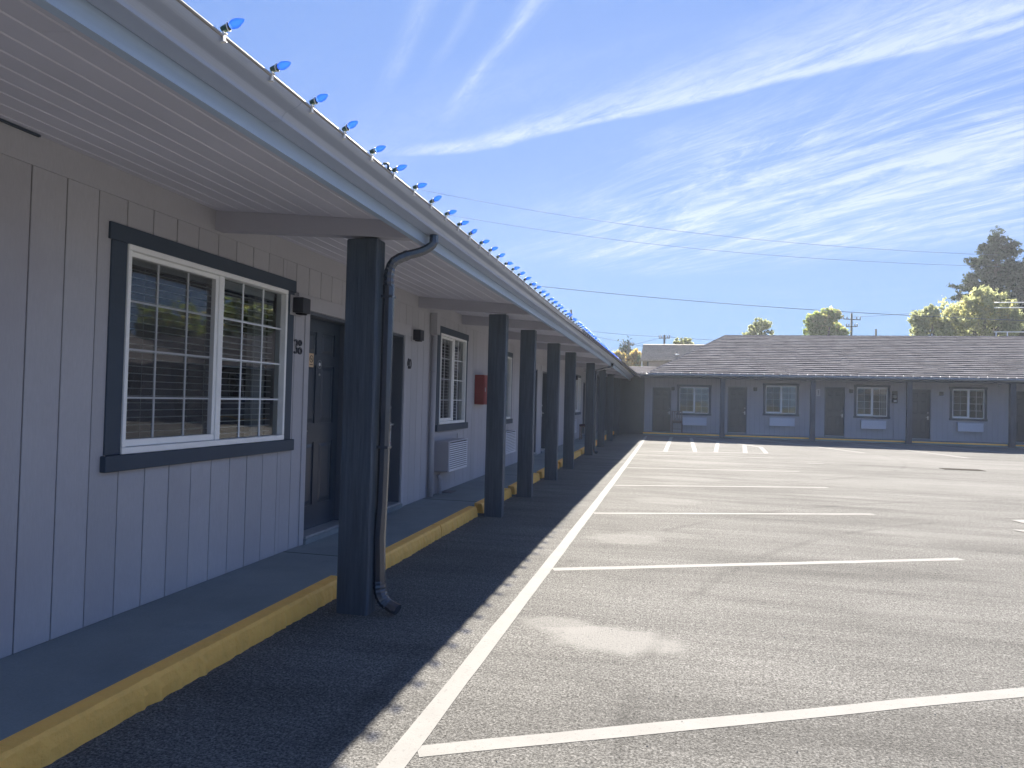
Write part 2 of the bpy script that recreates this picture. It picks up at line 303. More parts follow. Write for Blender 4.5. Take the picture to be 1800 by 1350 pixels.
# ------------------------------------------------------------ mesh builder
ORIG = {}            # world origin of every object that has one
def bend(y): return -0.00035 * y * y if y > 0 else 0.0
class MB:
    def __init__(s): s.v = []; s.f = []; s.sm = []
    def add(s, vs, fs, smooth=False):
        b = len(s.v); s.v += [tuple(p) for p in vs]; s.f += [tuple(i + b for i in f) for f in fs]; s.sm += [smooth] * len(fs); return s
    def box(s, x0, x1, y0, y1, z0, z1, bev=0.0, seg=None):
        if x1 < x0: x0, x1 = x1, x0
        if y1 < y0: y0, y1 = y1, y0
        if z1 < z0: z0, z1 = z1, z0
        if bev:
            b = min(bev, (x1 - x0) * .45, (y1 - y0) * .45, (z1 - z0) * .45)
            vs = []; idx = {}
            for sx in (0, 1):
                for sy in (0, 1):
                    for sz in (0, 1):
                        X = (x0, x1)[sx]; Y = (y0, y1)[sy]; Z = (z0, z1)[sz]; ix = (b, -b)[sx]; iy = (b, -b)[sy]; iz = (b, -b)[sz]
                        for a, p in (('x', (X, Y + iy, Z + iz)), ('y', (X + ix, Y, Z + iz)), ('z', (X + ix, Y + iy, Z))):
                            idx[a, sx, sy, sz] = len(vs); vs.append(p)
            fs = []
            for d in (0, 1):
                q = [idx['x', d, 0, 0], idx['x', d, 0, 1], idx['x', d, 1, 1], idx['x', d, 1, 0]]; fs.append(q if d == 0 else q[::-1])
                q = [idx['y', 0, d, 0], idx['y', 1, d, 0], idx['y', 1, d, 1], idx['y', 0, d, 1]]; fs.append(q if d == 0 else q[::-1])
                q = [idx['z', 0, 0, d], idx['z', 0, 1, d], idx['z', 1, 1, d], idx['z', 1, 0, d]]; fs.append(q if d == 0 else q[::-1])
            for a in (0, 1):
                for c in (0, 1):
                    fs.append([idx['x', a, c, 0], idx['x', a, c, 1], idx['y', a, c, 1], idx['y', a, c, 0]])
                    fs.append([idx['x', a, 0, c], idx['x', a, 1, c], idx['z', a, 1, c], idx['z', a, 0, c]])
                    fs.append([idx['y', 0, a, c], idx['y', 1, a, c], idx['z', 1, a, c], idx['z', 0, a, c]])
            for a in (0, 1):
                for c in (0, 1):
                    for d in (0, 1): fs.append([idx['x', a, c, d], idx['y', a, c, d], idx['z', a, c, d]])
            return s.add(vs, fs)
        ys = [y0, y1] if not seg else list(np.linspace(y0, y1, max(2, int((y1 - y0) / seg) + 2)))
        vs = []; fs = []
        for y in ys: vs += [(x0, y, z0), (x1, y, z0), (x1, y, z1), (x0, y, z1)]
        for i in range(len(ys) - 1):
            for k in range(4):
                a = i * 4 + k; c = i * 4 + (k + 1) % 4; fs.append((a, a + 4, c + 4, c))
        n = len(vs); fs += [(0, 1, 2, 3), (n - 1, n - 2, n - 3, n - 4)]
        return s.add(vs, fs)
    def quad(s, a, b, c, d): return s.add([a, b, c, d], [(0, 1, 2, 3)])
    def poly(s, pts, z, th=0.0):
        n = len(pts); return s.add([(x, y, z) for x, y in pts], [tuple(range(n))])
    def tube(s, pts, r, n=8, cap=True, smooth=True, sq=None):
        pts = [Vector(p) for p in pts]; m = len(pts); rr = r if isinstance(r, (list, tuple)) else [r] * m
        vs = []; prev = None
        for i, p in enumerate(pts):
            t = (pts[min(i + 1, m - 1)] - pts[max(i - 1, 0)]).normalized()
            if prev is None:
                u = t.cross(Vector((0, 0, 1)));
                if u.length < 1e-3: u = t.cross(Vector((0, 1, 0)))
                u.normalize()
            else: u = (prev - t * prev.dot(t)).normalized()
            prev = u; w = t.cross(u)
            for k in range(n):
                a = 2 * PI * (k + .5) / n
                if sq:
                    ca, sa = math.cos(a), math.sin(a); q = max(abs(ca), abs(sa)); c1, c2 = ca / q * sq[0], sa / q * sq[1]
                    vs.append(p + u * c1 * rr[i] + w * c2 * rr[i])
                else: vs.append(p + u * math.cos(a) * rr[i] + w * math.sin(a) * rr[i])
        fs = [(i * n + k, i * n + (k + 1) % n, (i + 1) * n + (k + 1) % n, (i + 1) * n + k) for i in range(m - 1) for k in range(n)]
        s.add(vs, fs, smooth)
        if cap: 
            b = len(s.v) - len(vs); s.f += [tuple(b + k for k in range(n))[::-1], tuple(b + (m - 1) * n + k for k in range(n))]; s.sm += [False, False]
        return s
    def lathe(s, p0, axis, prof, n=12, smooth=True):
        ax = Vector(axis).normalized(); return s.tube([Vector(p0) + ax * a for a, _ in prof], [r for _, r in prof], n, True, smooth)
    def extr_y(s, prof, y0, y1, seg=1.0, closed=False, smooth=False):
        ys = np.linspace(y0, y1, max(2, int((y1 - y0) / seg) + 1)); n = len(prof)
        vs = [(x, y, z) for y in ys for x, z in prof]; fs = []
        for i in range(len(ys) - 1):
            for k in range(n if closed else n - 1):
                k2 = (k + 1) % n; fs.append((i * n + k, (i + 1) * n + k, (i + 1) * n + k2, i * n + k2))
        s.add(vs, fs, smooth)
        if closed: b = len(s.v) - len(vs); s.f += [tuple(b + k for k in range(n)), tuple(b + len(vs) - n + k for k in range(n))[::-1]]; s.sm += [False, False]
        return s
    def build(s, name, m, parent=None, warp=False, label=None, cat=None, group=None, kind=None, swap=False, origin=None):
        if not s.v: return None
        V = np.array(s.v, float)
        if swap: V = V[:, [1, 0, 2]]
        if warp: V[:, 0] += np.where(V[:, 1] > 0, -0.00035 * V[:, 1] ** 2, 0)
        if origin is None:
            lo, hi = V.min(0), V.max(0); c = (lo + hi) / 2; c[2] = lo[2]
        else: c = np.array(origin, float)
        me = bpy.data.meshes.new(name); me.from_pydata((V - c).tolist(), [], s.f); me.update()
        me.polygons.foreach_set('use_smooth', s.sm)
        o = bpy.data.objects.new(name, me); col.objects.link(o); me.materials.append(m)
        po = np.array(ORIG[parent.name]) if parent is not None else np.zeros(3)
        if parent is not None: o.parent = parent
        o.location = (c - po).tolist(); ORIG[o.name] = tuple(c)
        tag(o, label, cat, group, kind); return o
def tag(o, label=None, cat=None, group=None, kind=None):
    if label: o['label'] = label
    if cat: o['category'] = cat
    if group: o['group'] = group
    if kind: o['kind'] = kind
    return o
def empty(name, loc, label, cat, group=None):
    o = bpy.data.objects.new(name, None); col.objects.link(o); o.location = loc; o.empty_display_size = 0.2
    ORIG[o.name] = tuple(loc); return tag(o, label, cat, group)
def copy_tree(o, parent=None):
    c = o.copy(); col.objects.link(c)
    if parent is not None: c.parent = parent
    for ch in list(o.children): copy_tree(ch, c)
    return c

# ------------------------------------------------------------ ground
g = MB(); g.quad((-900, -900, -0.03), (900, -900, -0.03), (900, 900, -0.03), (-900, 900, -0.03)); g.build('ground', M['ground'], kind='structure')
lot = MB().quad((-9, -14, 0), (22, -14, 0), (22, 34.0, 0), (-9, 34.0, 0)).build('parking_lot', M['asphalt'], kind='structure', origin=(0, 0, 0))
def wl(x, y): return x - 0.00016 * y * y
def strip(p, q, w, z=0.004, wob=0.006, n=14, skew=None):
    p = Vector((*p, 0)); q = Vector((*q, 0)); t = (q - p).normalized(); nn = Vector((-t.y, t.x, 0)); mb = MB(); vs = []
    for i in range(n + 1):
        c = p.lerp(q, i / n)
        for sg in (-1, 1):
            a = c + nn * sg * (w / 2 + random.uniform(-wob, wob)); vs.append((a.x, a.y, z))
    mb.add(vs, [(2 * i, 2 * i + 1, 2 * i + 3, 2 * i + 2) for i in range(n)]); return mb
# long line along the near wing
mb = MB(); vs = []; ys = np.linspace(-4, 31.9, 120)
for y in ys: vs += [(wl(-1.105, y) + random.uniform(-.003, .003), y, 0.0045), (wl(-1.002, y) + random.uniform(-.003, .003), y, 0.003)]
mb.add(vs, [(2 * i, 2 * i + 1, 2 * i + 3, 2 * i + 2) for i in range(len(ys) - 1)])
mb.build('parking_line', M['line'], lot, label='long white line running the length of the lot beside the near wing')
for p, q in (((-1.0, 2.79), (2.75, 4.73)), ((-1.0, 6.085), (2.76, 7.82)), ((-1.01, 9.31), (2.69, 10.70)), ((-1.02, 12.57), (2.73, 13.93)),
             ((-1.05, 16.09), (2.74, 17.06)), ((-1.08, 20.2), (2.75, 21.2)), ((-1.0, -0.6), (2.75, 1.4))):
    strip(p, q, 0.098, 0.0015).build('parking_line', M['line'], lot)
# cross-hatched strip at the end of the row
strip((-1.1, 21.72), (2.72, 23.07), 0.10, 0.0015).build('parking_line', M['line'], lot)
for p, q in (((-0.27, 22.1), (-0.13, 31.8)), ((0.62, 22.5), (0.69, 31.5)), ((1.24, 22.7), (1.67, 29.2)), ((2.12, 22.9), (2.50, 27.4)), ((2.76, 23.07), (2.96, 26.4))):
    strip(p, q, 0.13, 0.0035).build('parking_line', M['line'], lot)
strip((-1.25, 32.85), (6.0, 32.85), 0.19, 0.007).build('parking_line', M['line'], lot)
strip((6.0, 32.85), (14.8, 32.8), 0.19, 0.007).build('parking_line', M['line'], lot)
for p, q in (((0.55, 32.7), (2.98, 26.4)), ((3.35, 32.7), (6.05, 25.3)), ((6.95, 32.7), (8.85, 24.7)), ((10.25, 32.7), (11.9, 27.0))):
    strip(p, q, 0.18, 0.005).build('parking_line', M['line'], lot)
a = MB(); a.poly([(4.42, 10.84), (4.46, 10.57), (5.05, 10.72), (5.10, 11.18)], 0.008); a.poly([(4.06, 9.95), (4.14, 9.82), (5.6, 10.25), (5.52, 10.42)], 0.008)
a.build('painted_arrow', M['line'], lot)
strip((3.35, 19.6), (3.75, 19.65), 0.12, 0.008).build('painted_mark', M['line'], lot)
gr = empty('drain_grate', (6.95, 19.7, 0.004), 'rusty rectangular drain grate set in the asphalt near the far building', 'drain')
f = MB()
for x0, x1, y0, y1 in ((6.5, 7.4, 19.5, 19.54), (6.5, 7.4, 19.86, 19.9), (6.5, 6.54, 19.54, 19.86), (7.36, 7.4, 19.54, 19.86)): f.box(x0, x1, y0, y1, 0.001, 0.008)
f.build('frame', M['iron'], gr)
MB().quad((6.54, 19.54, 0.002), (7.36, 19.54, 0.002), (7.36, 19.86, 0.002), (6.54, 19.86, 0.002)).build('pit', M['asphalt_d'], gr)
for q in range(9): MB().box(6.575 + q * .085, 6.615 + q * .085, 19.54, 19.86, 0.003, 0.007).build('bar', M['iron'], gr)
gt = MB()
for i in range(900):
    x = rng.uniform(-2.3, 5); y = rng.uniform(1.5, 14) if i % 3 else rng.uniform(1.5, 9); x = x if i % 3 else -2.33 + abs(rng.normal(0, .12)); r_ = rng.uniform(.0015, .0045)
    if -2.33 < x: gt.add([(x - r_, y, 0), (x + r_, y - r_ * .6, 0), (x + r_ * .4, y + r_, 0), (x, y, r_ * 1.3)], [(0, 1, 3), (1, 2, 3), (2, 0, 3)])
gt.build('loose_grit', M['walk'], kind='stuff', label='loose grit scattered over the asphalt', cat='grit')
# near walkway + far walkway
wk = MB().box(-3.34, -2.44, -8, 33.5, -0.02, 0.12, seg=1.0).build('walkway', M['walk'], warp=True, kind='structure')
for y in (0.9, 5.45, 8.9, 12.3, 15.7, 19.1, 22.5, 26, 29.5):
    MB().box(-3.19, -2.44, y, y + 0.010, 0.119, 0.1215).build('control_joint', M['dark'], wk, warp=True)
cr = MB().tube([(-2.62, 2.05, .1195), (-2.72, 2.12, .1195), (-2.86, 2.10, .1195), (-2.95, 2.14, .1195), (-3.06, 2.13, .1195)], [.003, .004, .003, .003, .001], 5)
cr.build('crack', M['dark'], wk)
def curb_seg(y0, y1, x0=-2.44, x1=-2.34, h=0.108):
    n = max(2, int((y1 - y0) / 0.035)); ys = np.linspace(y0, y1, n); vs = []; fs = []
    r1 = np.convolve(rng.normal(0, 1, n + 8), np.ones(5) / 5, 'same')[:n] * 0.0045
    r2 = rng.normal(0, 1, n) * 0.0028
    for i, y in enumerate(ys):
        e = 0.010 + abs(r2[i])
        vs += [(x0, y, -0.02), (x0, y, h + 0.016), (x1 - e, y, h + 0.014 + r1[i] * .3), (x1 + r1[i] * .7, y, h - 0.002 - abs(r2[i])), (x1 + 0.010 + r1[i] + r2[i], y, h * .5), (x1 + 0.014 + r2[i] * 2, y, -0.02)]
    for i in range(n - 1):
        for k in range(5): fs.append((i * 6 + k, i * 6 + 6 + k, i * 6 + 7 + k, i * 6 + k + 1))
    fs += [tuple(range(6)), tuple(range(n * 6 - 6, n * 6))[::-1]]
    return MB().add(vs, fs)
segs = [(-7, -2.1), (-2.08, 1.06), (1.07, 4.85), (5.42, 7.1), (7.12, 8.50), (8.76, 10.42), (10.68, 12.84), (13.1, 15.2), (15.46, 17.3), (17.32, 19.3), (19.56, 23.1), (23.3, 27.0), (27.2, 33.0)]
for y0, y1 in segs: curb_seg(y0, y1).build('curb_stone', M['curb'], wk, warp=True)
fw = MB().box(-1.42, 20, 33.35, 34.6, -0.02, 0.125).build('far_walkway', M['walk'], kind='structure')
FP = [1.957, 5.735, 9.556, 13.42, 17.3]        # left edges of the far posts
cs = [(-1.42, 1.94)]
for i in range(4): cs += [(FP[i] + .26, FP[i] + 1.6), (FP[i] + 1.62, FP[i + 1] - 0.02)]
MB().box(-1.42, 20, 33.22, 33.352, -.02, .058, .004).build('curb_base', M['walk'], fw)
for x0, x1 in cs:
    s_ = curb_seg(x0, x1, -33.35, -33.25, 0.105); s_.v = [(y, -x, z) for x, y, z in s_.v]
    s_.build('curb_stone', M['curb'], fw)

# ------------------------------------------------------------ generic wall pieces. Local frame: u along the wall, d outwards depth, z up
# the near wing has u = y, outwards = +x ; the far wing has u = x, outwards = -y
class Frame:
    def __init__(s, kind, base): s.kind = kind; s.base = base
    def box(s, mb, u0, u1, d0, d1, z0, z1, bev=0.0, seg=None):
        if s.kind == 'near': mb.box(s.base + d0, s.base + d1, u0, u1, z0, z1, bev, seg)
        else: mb.box(u0, u1, s.base - d0, s.base - d1, z0, z1, bev)
    def pt(s, u, d, z): return (s.base + d, u, z) if s.kind == 'near' else (u, s.base - d, z)
    @property
    def warp(s): return s.kind == 'near'
    def out(s): return Vector((1, 0, 0)) if s.kind == 'near' else Vector((0, -1, 0))
NEAR = Frame('near', -3.2); FAR = Frame('far', 34.5)
def build(F, mb, name, m, parent, **k): return mb.build(name, m, parent, warp=F.warp, **k)

def window(F, bld, u0, u1, z0, z1, cols=3, rows=4, label=None, detail=True, trimw=0.12, curtain=False):
    t = MB()   # dark slate surround is the window root
    tw = trimw
    F.box(t, u0 - tw, u0, 0.0, 0.022, z0, z1, 0.003); F.box(t, u1, u1 + tw, 0.0, 0.022, z0, z1, 0.003)
    F.box(t, u0 - tw - 0.02, u1 + tw + 0.02, 0.0, 0.026, z1 + 0.001, z1 + 0.10, 0.0015)
    F.box(t, u0 - tw - 0.02, u1 + tw + 0.02, 0.0, 0.050, z0 - 0.095, z0 - 0.001, 0.004)
    w = build(F, t, 'window', M['slate_h'], bld, label=label)
    fr = MB(); fw_ = 0.034
    F.box(fr, u0, u1, -0.06, 0.034, z0, z0 + fw_ + .006, 0.003); F.box(fr, u0, u1, -0.06, 0.034, z1 - fw_, z1, 0.003)
    F.box(fr, u0, u0 + fw_ * .8, -0.06, 0.033, z0 + fw_ + .007, z1 - fw_ - .001, 0.003); F.box(fr, u1 - fw_ * .8, u1, -0.06, 0.033, z0 + fw_ + .007, z1 - fw_ - .001, 0.003)
    build(F, fr, 'frame', M['vinyl'], w)
    um = (u0 + u1) / 2; iz0 = z0 + fw_ + 0.008; iz1 = z1 - fw_ - 0.002; iu0 = u0 + fw_ * .8 + .001; iu1 = u1 - fw_ * .8 - .001
    mu = MB(); F.box(mu, um - 0.004, um + 0.050, -0.05, 0.018, iz0, iz1, 0.003); build(F, mu, 'mullion', M['vinyl'], w)
    ls = MB(); sw = 0.042
    F.box(ls, iu0, um - 0.006, -0.03, 0.010, iz0, iz0 + sw, 0.003); F.box(ls, iu0, um - 0.006, -0.03, 0.010, iz1 - sw * .7, iz1, 0.003)
    F.box(ls, um - 0.006 - sw * .7, um - 0.006, -0.03, 0.009, iz0 + sw + .001, iz1 - sw * .7 - .001, 0.003)
    build(F, ls, 'sash', M['vinyl'], w)
    for (a, b, dd, scr) in ((iu0, um - 0.006, -0.028, True), (um + 0.052, iu1, -0.018, False)):
        g_ = MB(); g_.quad(F.pt(a, dd, iz0), F.pt(b, dd, iz0), F.pt(b, dd, iz1), F.pt(a, dd, iz1)); build(F, g_, 'pane', M['glass'], w)
        if scr:
            g_ = MB(); g_.quad(F.pt(a, 0.004, iz0 + .04), F.pt(b - .03, 0.004, iz0 + .04), F.pt(b - .03, 0.004, iz1 - .03), F.pt(a, 0.004, iz1 - .03)); build(F, g_, 'insect_screen', M['screen'], w)
        mt = MB(); mw = 0.006
        for i in range(1, cols): c = a + (b - a) * i / cols; F.box(mt, c - mw, c + mw, dd + 0.001, dd + 0.008, iz0, iz1)
        for i in range(1, rows): c = iz0 + (iz1 - iz0) * i / rows; F.box(mt, a, b, dd + 0.0015, dd + 0.0075, c - mw, c + mw)
        build(F, mt, 'muntin', M['muntin'], w)
    bl = MB(); n = int((z1 - z0 - .12) / 0.046); b0 = u0 + 0.02; b1 = u1 - 0.02
    for k in range(n):
        z = z0 + 0.07 + k * 0.046 + random.uniform(-.001, .001)
        if detail: F.box(bl, b0, b1, -0.13, -0.095, z, z + 0.005)
        else: F.box(bl, b0, b1, -0.12, -0.10, z, z + 0.006)
    if detail:
        for c in (0.15, 0.5, 0.85): u = b0 + (b1 - b0) * c; F.box(bl, u - .001, u + .001, -0.094, -0.092, z0 + .05, z1 - .05)
    F.box(bl, b0, b1, -0.14, -0.085, z1 - 0.09, z1 - 0.03)
    build(F, bl, 'blind', M['blind'], w)
    sl = MB(); F.box(sl, u0, u1, -0.24, -0.061, z0 - 0.01, z0 + 0.018); build(F, sl, 'inner_sill', M['wood'], w)
    if curtain:
        c_ = MB(); F.box(c_, u1 - .22, u1 - .03, -0.20, -0.15, z0 + .02, z1 - .02); build(F, c_, 'curtain', M['curtain'], w)
    r = MB(); D = 1.1
    A, B = (u0 - .25, u1 + .25); Z0, Z1 = z0 - .5, z1 + .15
    P = lambda u, d, z: F.pt(u, d, z)
    r.quad(P(A, -D, Z0), P(B, -D, Z0), P(B, -D, Z1), P(A, -D, Z1)); r.quad(P(A, -.16, Z0), P(A, -D, Z0), P(A, -D, Z1), P(A, -.16, Z1)); r.quad(P(B, -.16, Z0), P(B, -D, Z0), P(B, -D, Z1), P(B, -.16, Z1))
    r.quad(P(A, -.16, Z0), P(B, -.16, Z0), P(B, -D, Z0), P(A, -D, Z0)); r.quad(P(A, -.16, Z1), P(B, -.16, Z1), P(B, -D, Z1), P(A, -D, Z1))
    build(F, r, 'room_interior', M['room'], w)
    return w

def frustum(F, mb, u0, u1, z0, z1, d0, d1, ins):
    a = [F.pt(u0, d0, z0), F.pt(u1, d0, z0), F.pt(u1, d0, z1), F.pt(u0, d0, z1)]
    b = [F.pt(u0 + ins, d1, z0 + ins), F.pt(u1 - ins, d1, z0 + ins), F.pt(u1 - ins, d1, z1 - ins), F.pt(u0 + ins, d1, z1 - ins)]
    mb.add(a + b, [(0, 1, 5, 4), (1, 2, 6, 5), (2, 3, 7, 6), (3, 0, 4, 7), (4, 5, 6, 7)])
def door(F, bld, u0, u1, z0, z1, hinge='l', rec=0.13, label=None, plaque=False, lever=True, extras=True, hanger=False, casing=True, lipw=0.07):
    d = MB(); W_ = u1 - u0; H = z1 - z0; D = -rec
    F.box(d, u0, u1, D - 0.04, D - 0.009, z0, z1)
    st = 0.115 * W_ / .9; mid = 0.10 * W_ / .9
    rows = [(0.0, 0.115), (0.36, 0.46), (0.79, 0.86), (0.945, 1.0)] if False else None
    zr = [z0, z0 + .22 * H / 2, z0 + .82 * H / 2, z0 + 1.0 * H / 2, z0 + 1.56 * H / 2, z0 + 1.66 * H / 2, z0 + 1.88 * H / 2, z1]
    for a, b in ((0, 1), (2, 3), (4, 5), (6, 7)): F.box(d, u0 + st + .0005, u1 - st - .0005, D - 0.0085, D, zr[a], zr[b])
    F.box(d, u0, u0 + st, D - 0.0085, D + .0003, z0, z1); F.box(d, u1 - st, u1, D - 0.0085, D + .0003, z0, z1)
    um = (u0 + u1) / 2
    for a, b in ((1, 2), (3, 4), (5, 6)): F.box(d, um - mid / 2, um + mid / 2, D - 0.0085, D - .0003, zr[a] + .0005, zr[b] - .0005)
    o = build(F, d, 'door', M['door'], bld, label=label)
    for a, b in ((1, 2), (3, 4), (5, 6)):
        for ua, ub in ((u0 + st, um - mid / 2), (um + mid / 2, u1 - st)):
            p = MB(); frustum(F, p, ua + .018, ub - .018, zr[a] + .018, zr[b] - .018, D - .0088, D + .001, 0.03); build(F, p, 'raised_panel', M['door'], o)
    j = MB(); F.box(j, u0 - .03, u0 - .002, -rec - .06, 0.001, z0 - .03, z1 + .03); F.box(j, u1 + .002, u1 + .03, -rec - .06, 0.001, z0 - .03, z1 + .03); F.box(j, u0 - .0018, u1 + .0018, -rec - .06, 0.0008, z1 + .002, z1 + .03)
    build(F, j, 'jamb', M['jamb'], o)
    t = MB(); F.box(t, u0 - .002, u1 + .002, -rec - .06, 0.03, z0 - .022, z0 - .003, 0.003); build(F, t, 'threshold', M['alu'], o)
    t = MB(); F.box(t, u0 - .03, u1 + .03, -rec - .06, 0.045, 0.10, z0 - .0225, 0.004); build(F, t, 'step', M['walk'], o)
    hu = u1 - 0.052 if hinge == 'l' else u0 + 0.052
    sg = -1 if hinge == 'l' else 1
    h = MB(); zc = z0 + 0.93; ov = F.out()
    F.box(h, hu - .022, hu + .022, D, D + .012, zc - .10, zc + .06, 0.004)
    p0 = Vector(F.pt(hu, D + .012, zc)); h.lathe(p0, ov, [(0, .016), (.04, .012), (.05, .013)], 10)
    a = Vector(F.pt(hu, D + .055, zc)); b = Vector(F.pt(hu + sg * .10, D + .058, zc - .004)); h.tube([a - (b - a) * .12, a, b], [.010, .011, .008], 8)
    build(F, h, 'handle', M['steel'], o)
    h = MB(); h.lathe(Vector(F.pt(hu, D, zc + .20)), ov, [(0, .027), (.012, .027), (.02, .018), (.021, .0)], 12); build(F, h, 'deadbolt', M['steel'], o)
    if hanger:
        h = MB(); F.box(h, hu - .04, hu + .04, D + .014, D + .016, zc - .26, zc + .02); build(F, h, 'door_hanger', M['white'], o, label='white paper do-not-disturb tag hanging from the handle')
        # print on it is a fourth level, so it is set beside it as part of the door
        h = MB(); h.lathe(Vector(F.pt(hu, D + .0162, zc - .03)), ov, [(0, .022), (.0012, .022)], 14)
        h.lathe(Vector(F.pt(hu, D + .0162, zc - .065)), ov, [(0, .026), (.0010, .026)], 14)
        F.box(h, hu - .012, hu + .012, D + .0163, D + .0172, zc - .135, zc - .115); F.box(h, hu - .028, hu + .028, D + .0163, D + .0172, zc - .185, zc - .178); F.box(h, hu - .028, hu + .028, D + .0163, D + .0172, zc - .20, zc - .194)
        build(F, h, 'hanger_print', M['black'], o)
        h = MB(); F.box(h, hu - .03, hu + .03, D + .0163, D + .0172, zc - .235, zc - .215); build(F, h, 'hanger_print', M['pink'], o)
    if plaque:
        um_ = um - .15; zz = z0 + 1.585
        h = MB(); F.box(h, um_ - .045, um_ + .045, D + .0004, D + .004, zz - .065, zz + .065, .001); build(F, h, 'no_smoking_plaque', M['tan'], o)
        h = MB(); ring(F, h, um_, zz + .012, .034, .027, D + .0042, D + .0052); bar(F, h, um_ - .02, zz + .032, um_ + .02, zz - .008, .005, D + .0044, D + .0054)
        F.box(h, um_ - .02, um_ + .016, D + .0043, D + .005, zz + .008, zz + .015); F.box(h, um_ - .03, um_ + .03, D + .0043, D + .005, zz - .045, zz - .038)
        build(F, h, 'plaque_print', M['black'], o)
        h = MB(); ring(F, h, um + .02, zz - .03, .042, .036, D + .0005, D + .002); build(F, h, 'round_decal', M['ceram'], o)
        h = MB(); h.lathe(Vector(F.pt(um + .02, D, zz - .03)), ov, [(0, .017), (.002, .017)], 12); build(F, h, 'round_decal', M['white'], o)
        h = MB(); h.lathe(Vector(F.pt(um + .02, D, zz - .13)), ov, [(0, .012), (.006, .012), (.008, .006)], 10); build(F, h, 'peephole', M['steel'], o)
    return o
def ring(F, mb, u, z, ro, ri, d0, d1, n=20, sx=1.0, a0=0, a1=2 * PI):
    vs = []
    for k in range(n + 1):
        a = a0 + (a1 - a0) * k / n
        for r in (ro, ri): vs.append(F.pt(u + math.cos(a) * r * sx, d1, z + math.sin(a) * r))
        for r in (ro, ri): vs.append(F.pt(u + math.cos(a) * r * sx, d0, z + math.sin(a) * r))
    fs = []
    for k in range(n):
        b = 4 * k; c = b + 4; fs += [(b, b + 1, c + 1, c), (b, c, c + 2, b + 2), (b + 1, b + 3, c + 3, c + 1)]
    mb.add(vs, fs)
def bar(F, mb, ua, za, ub, zb, w, d0, d1):
    L_ = math.hypot(ub - ua, zb - za); nx, nz = -(zb - za) / L_ * w / 2, (ub - ua) / L_ * w / 2
    pts = [(ua + nx, za + nz), (ub + nx, zb + nz), (ub - nx, zb - nz), (ua - nx, za - nz)]
    vs = [F.pt(u, d1, z) for u, z in pts] + [F.pt(u, d0, z) for u, z in pts]
    mb.add(vs, [(0, 1, 2, 3), (0, 1, 5, 4), (1, 2, 6, 5), (2, 3, 7, 6), (3, 0, 4, 7)])
def digit(F, mb, ch, u, z, h, s=1):
    """serif-free house digit, u = left edge in reading direction s"""
    r = h * .25; w = h * .09; d0, d1 = 0.012, 0.024; c = u + s * r
    if ch == '0': ring(F, mb, c, z + h / 2, h / 2, h / 2 - w, d0, d1, 20, 0.55)
    if ch == '8': ring(F, mb, c, z + r * .95, r, r - w, d0, d1); ring(F, mb, c, z + h - r * .85, r * .85, r * .85 - w, d0, d1)
    if ch == '3':
        a = (-2.6, 1.6) if s > 0 else (PI - 1.6, PI + 2.6)
        ring(F, mb, c, z + r, r, r - w, d0, d1, 16, 1, *((-2.6, 1.6) if s > 0 else (PI - 1.6, PI + 2.6))); ring(F, mb, c, z + h - r, r, r - w, d0, d1, 16, 1, *((-1.6, 2.6) if s > 0 else (PI - 2.6, PI + 1.6)))
    if ch == '4':
        bar(F, mb, c + s * r * .4, z, c + s * r * .4, z + h, w, d0, d1); bar(F, mb, c - s * r, z + h * .32, c + s * r, z + h * .32, w, d0, d1 + .0005); bar(F, mb, c - s * r, z + h * .32, c + s * r * .4, z + h, w, d0, d1 + .001)
    if ch == '2':
        ring(F, mb, c, z + h - r, r, r - w, d0, d1, 16, 1, -0.3, PI); bar(F, mb, c + s * r * .8, z + h - r * 1.3, c - s * r * .8, z + w / 2, w, d0, d1 + .0005); bar(F, mb, c - s * r, z + w / 2, c + s * r, z + w / 2, w, d0, d1 + .001)
def digits(F, txt, u, z, h, label, step=0.075):
    e = empty('room_number', tuple(np.array(F.pt(u, 0.012, z)) + np.array([bend(u) if F.warp else 0, 0, 0])), label, 'number')
    # reading left-to-right: on the near wall that is +y, on the far wall +x
    for k, ch in enumerate(txt):
        mb = MB(); digit(F, mb, ch, u + k * step, z, h, 1); build(F, mb, 'digit', M['digit'], e)
    return e
def ac_unit(F, u0, u1, z0, z1, label, depth=0.24, group=None, nl=13):
    c = F.pt((u0 + u1) / 2, 0.02, z0); c = (c[0] + (bend((u0 + u1) / 2) if F.warp else 0), c[1], c[2])
    e = empty('air_conditioner', c, label, 'air conditioner', group)
    b = MB(); F.box(b, u0, u1, 0.013, depth - .022, z0, z1, 0.008); build(F, b, 'casing', M['ac'], e)
    b = MB(); F.box(b, u0 + .015, u1 - .015, depth - .021, depth - .016, z0 + .015, z1 - .015); build(F, b, 'grille_back', M['dark'], e)
    b = MB(); t = .014
    F.box(b, u0, u1, depth - .0215, depth, z0, z0 + t, .003); F.box(b, u0, u1, depth - .0215, depth, z1 - t, z1, .003); F.box(b, u0, u0 + t, depth - .0213, depth - .001, z0 + t, z1 - t); F.box(b, u1 - t, u1, depth - .0213, depth - .001, z0 + t, z1 - t)
    build(F, b, 'grille_frame', M['aclouvre'], e)
    H = (z1 - z0 - .036) / nl
    for k in range(nl):
        z = z0 + .018 + k * H; l = MB()
        A = [F.pt(u0 + t, depth - .001, z + H * .12), F.pt(u1 - t, depth - .001, z + H * .12), F.pt(u1 - t, depth - .010, z + H * (.55 if nl > 10 else .9)), F.pt(u0 + t, depth - .010, z + H * (.55 if nl > 10 else .9))]
        Bq = [tuple(np.array(p) - np.array([0, 0, H * .2])) for p in A]
        l.add(A + Bq, [(0, 1, 2, 3), (4, 5, 6, 7), (0, 1, 5, 4), (2, 3, 7, 6)]); build(F, l, 'louvre', M['aclouvre'], e)
    return e
